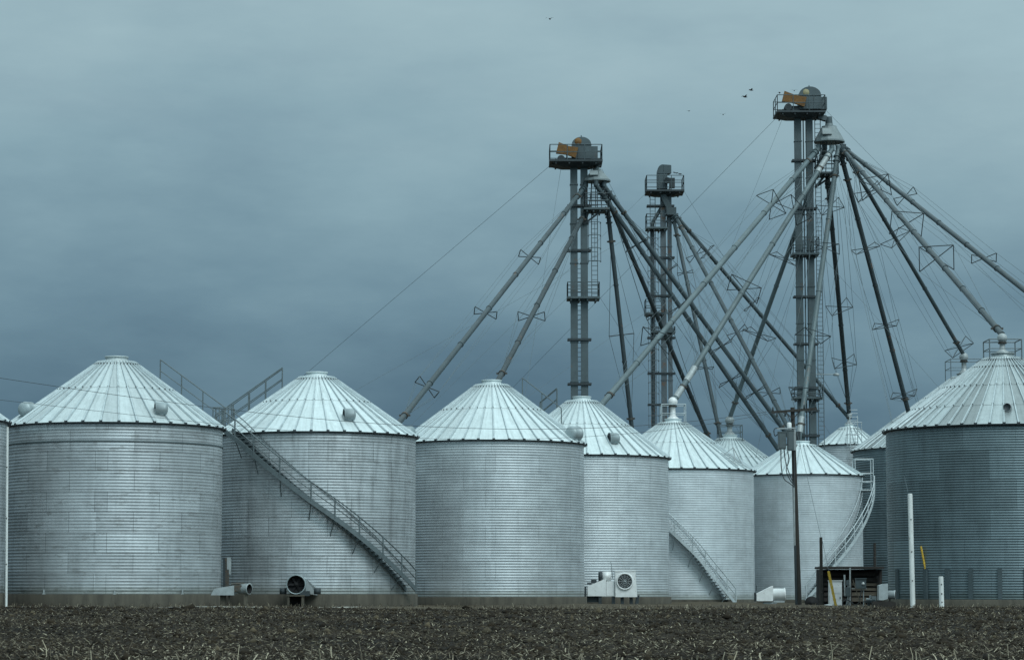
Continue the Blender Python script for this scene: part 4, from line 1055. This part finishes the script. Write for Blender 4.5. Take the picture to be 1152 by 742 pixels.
def pick(n, y0, y1, pw=1.6, spread=.235):
    u = rng.random(n); Y = y0 * (y1 / y0) ** (u ** (1 / pw)) if pw else y0 + (y1 - y0) * u
    X = (rng.random(n) * 2 - 1) * (Y * spread + 2.0); return X, Y
# clods
n = 52000; X, Y = pick(n, 25, 127, 1.15)
base = np.array([(1, 0, 0), (-1, 0, 0), (0, 1, 0), (0, -1, 0), (0, 0, 1), (0, 0, -1)], float)
fo = np.array([(0, 2, 4), (2, 1, 4), (1, 3, 4), (3, 0, 4), (2, 0, 5), (1, 2, 5), (3, 1, 5), (0, 3, 5)])
sz = (.014 + .032 * rng.random(n) ** 2.2) * (1 + (Y - 25) / 90)
sz = np.where(rng.random(n) < .035, sz * 2.0, sz)
V = base[None] * (.7 + .6 * rng.random((n, 6, 1))) + rng.normal(0, .22, (n, 6, 3))
ang = rng.random(n) * 6.283; ca, sa = np.cos(ang), np.sin(ang)
x = V[..., 0] * ca[:, None] - V[..., 1] * sa[:, None]; y = V[..., 0] * sa[:, None] + V[..., 1] * ca[:, None]
V = np.stack([x * 1.3, y * 1.3, V[..., 2] * .8], -1) * sz[:, None, None]
V += np.stack([X, Y, fnoise(X, Y) + sz * .35], -1)[:, None]
Fc = (fo[None] + 6 * np.arange(n)[:, None, None]).reshape(-1, 3)
M_CLOD1 = soil_mat('clod_dark', (.008, .0066, .0046), (.024, .019, .0125), 2); M_CLOD2 = soil_mat('clod_grey', (.036, .031, .021), (.075, .065, .046), 2)
mi = np.repeat((rng.random(n) < .15).astype(int), 8)
o = npmesh('soil_clods', V.reshape(-1, 3), Fc, [M_CLOD1, M_CLOD2], mi); o['kind'] = 'stuff'; o['label'] = 'dark broken clods of tilled soil all over the field'; o['category'] = 'soil clods'
# crop residue: short bent strips and stalk pieces
def strips(n, y0, y1, pw, lmin, lmax, w0, tilt, lift):
    X, Y = pick(n, y0, y1, pw); L = lmin + (lmax - lmin) * rng.random(n) ** 1.8; W = w0 * (.5 + rng.random(n)) * (1 + (Y - 25) / 110)
    a = rng.random(n) * 6.283; el = np.abs(rng.normal(0, tilt, n)); el = np.minimum(el, 1.5)
    d = np.stack([np.cos(a) * np.cos(el), np.sin(a) * np.cos(el), np.sin(el)], -1)
    s_ = np.stack([-np.sin(a), np.cos(a), np.zeros(n)], -1); u_ = np.cross(d, s_)
    base_ = np.stack([X, Y, fnoise(X, Y) + lift * (.3 + rng.random(n))], -1)
    bend = rng.normal(0, .15, (n, 1)) * L[:, None]
    V = []
    for k in range(3):
        c = base_ + d * (L * k / 2)[:, None] + s_ * (bend if k == 2 else 0)
        for i, j in ((-1, -.4), (1, -.4), (0, .8)): V.append(c + s_ * (W * i / 2)[:, None] + u_ * (W * j / 2)[:, None] * -1)
    V = np.stack(V, 1); q = []
    for k in range(2):
        for e in range(3): q.append((k * 3 + e, k * 3 + (e + 1) % 3, k * 3 + 3 + (e + 1) % 3, k * 3 + 3 + e))
    q = np.array(q); Fq = (q[None] + 9 * np.arange(n)[:, None, None]).reshape(-1, 4)
    return V.reshape(-1, 3), Fq
M_STRAW = [plain('maize_residue_pale', (.36, .325, .235), 0, .85, .3, 9), plain('maize_residue_grey', (.14, .12, .085), 0, .9, .3, 9), plain('maize_residue_brown', (.04, .03, .018), 0, .9, .3, 9)]
v, f = strips(52000, 25, 127, 1.15, .025, .12, .014, .35, .05)
mi = np.repeat(rng.choice([0, 1, 2], 52000, p=[.2, .4, .4]), 6)
o = npmesh('crop_residue', v, f, M_STRAW, mi); o['kind'] = 'stuff'; o['label'] = 'pale bits of maize stalk and husk scattered over the dark soil'; o['category'] = 'crop residue'
v, f = strips(230, 28, 36, 1.0, .10, .3, .013, 1.2, .03)
mi = np.repeat(rng.choice([0, 1], 230, p=[.7, .3]), 6)
o = npmesh('standing_stubble', v, f, M_STRAW[:2], mi); o['kind'] = 'stuff'; o['label'] = 'standing maize stubble at the near edge of the field'; o['category'] = 'stubble'

n = 5000; v, f = strips(n, 124, 136, 1.0, .05, .28, .012, .9, .02)
mi = np.repeat(rng.choice([0, 1, 2], n, p=[.12, .4, .48]), 6)
o = npmesh('dry_weeds', v, f, M_STRAW, mi); o['kind'] = 'stuff'; o['label'] = 'low dry weeds along the edge between field and bin bases'; o['category'] = 'weeds'
# ------------------------------------------------------------------ sky and light
w = bpy.data.worlds.new('World'); sc.world = w; w.use_nodes = True; nt = w.node_tree
SUN_EL, SUN_AZ = R(46), R(150)          # compass-style azimuth from +Y, clockwise: behind the camera, to the left/right
bg = nt.nodes['Background']
sky = N(nt, 'ShaderNodeTexSky', sky_type='NISHITA', sun_disc=False); sky.sun_elevation = SUN_EL; sky.sun_rotation = SUN_AZ
tc = N(nt, 'ShaderNodeTexCoord').outputs['Generated']; sep = N(nt, 'ShaderNodeSeparateXYZ'); nt.links.new(tc, sep.inputs[0])
# overcast deck: brightness by elevation, broken by long soft bands
wv = noise(nt, mapping(nt, tc, (2.6, 2.6, 7), (3.1, .2, .7)), 2.4, 6, .55)
wv2 = noise(nt, mapping(nt, tc, (4, 4, 13), (1.7, 4.2, .3)), 3.0, 7, .6)
def math_(op, a, b_):
    n_ = N(nt, 'ShaderNodeMath', operation=op)
    for i, q in enumerate((a, b_)):
        if hasattr(q, 'links'): nt.links.new(q, n_.inputs[i])
        else: n_.inputs[i].default_value = q
    return n_.outputs[0]
zz = math_('ADD', sep.outputs[2], math_('MULTIPLY', math_('SUBTRACT', wv, .5), .16))
zz = math_('ADD', zz, math_('MULTIPLY', sep.outputs[0], .06))
deck = ramp(nt, zz, [(0, (.066, .130, .182)), (.05, (.080, .154, .214)), (.105, (.145, .248, .312)), (.165, (.235, .365, .424)), (.23, (.315, .452, .502)), (.45, (.46, .65, .71)), (.75, (.86, 1.1, 1.16)), (1, (.98, 1.25, 1.3))])
deck = mixc(nt, deck, ramp(nt, wv2, [(.3, (.93, .935, .95)), (.5, (1, 1, 1)), (.72, (1.06, 1.05, 1.04))]), 1.0, 'MULTIPLY')
back = math_('ADD', math_('MULTIPLY', sep.outputs[1], -.9), math_('MULTIPLY', sep.outputs[0], .42))                 # added brightening of the unseen sky behind right, to light the bin walls
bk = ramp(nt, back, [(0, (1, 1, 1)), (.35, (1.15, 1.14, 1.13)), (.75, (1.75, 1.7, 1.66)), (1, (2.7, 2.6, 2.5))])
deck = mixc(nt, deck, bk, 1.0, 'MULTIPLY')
veil = mixc(nt, sky.outputs[0], (0, 0, 0), .96)              # a trace of the clear sky above the cloud
tot = mixc(nt, deck, veil, 0.08, 'ADD')
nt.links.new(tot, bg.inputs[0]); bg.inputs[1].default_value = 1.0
sd = bpy.data.lights.new('sun', 'SUN'); sd.energy = 1.3; sd.angle = R(21); sd.color = (.94, 1, .995)
so = bpy.data.objects.new('sun', sd); C.objects.link(so)
dirv = Vector((math.sin(SUN_AZ) * math.cos(SUN_EL), math.cos(SUN_AZ) * math.cos(SUN_EL), math.sin(SUN_EL)))
so.rotation_euler = dirv.to_track_quat('Z', 'Y').to_euler()
sc.cycles.max_bounces = 6
for o in sc.objects:
    if '_o' in o: del o['_o']
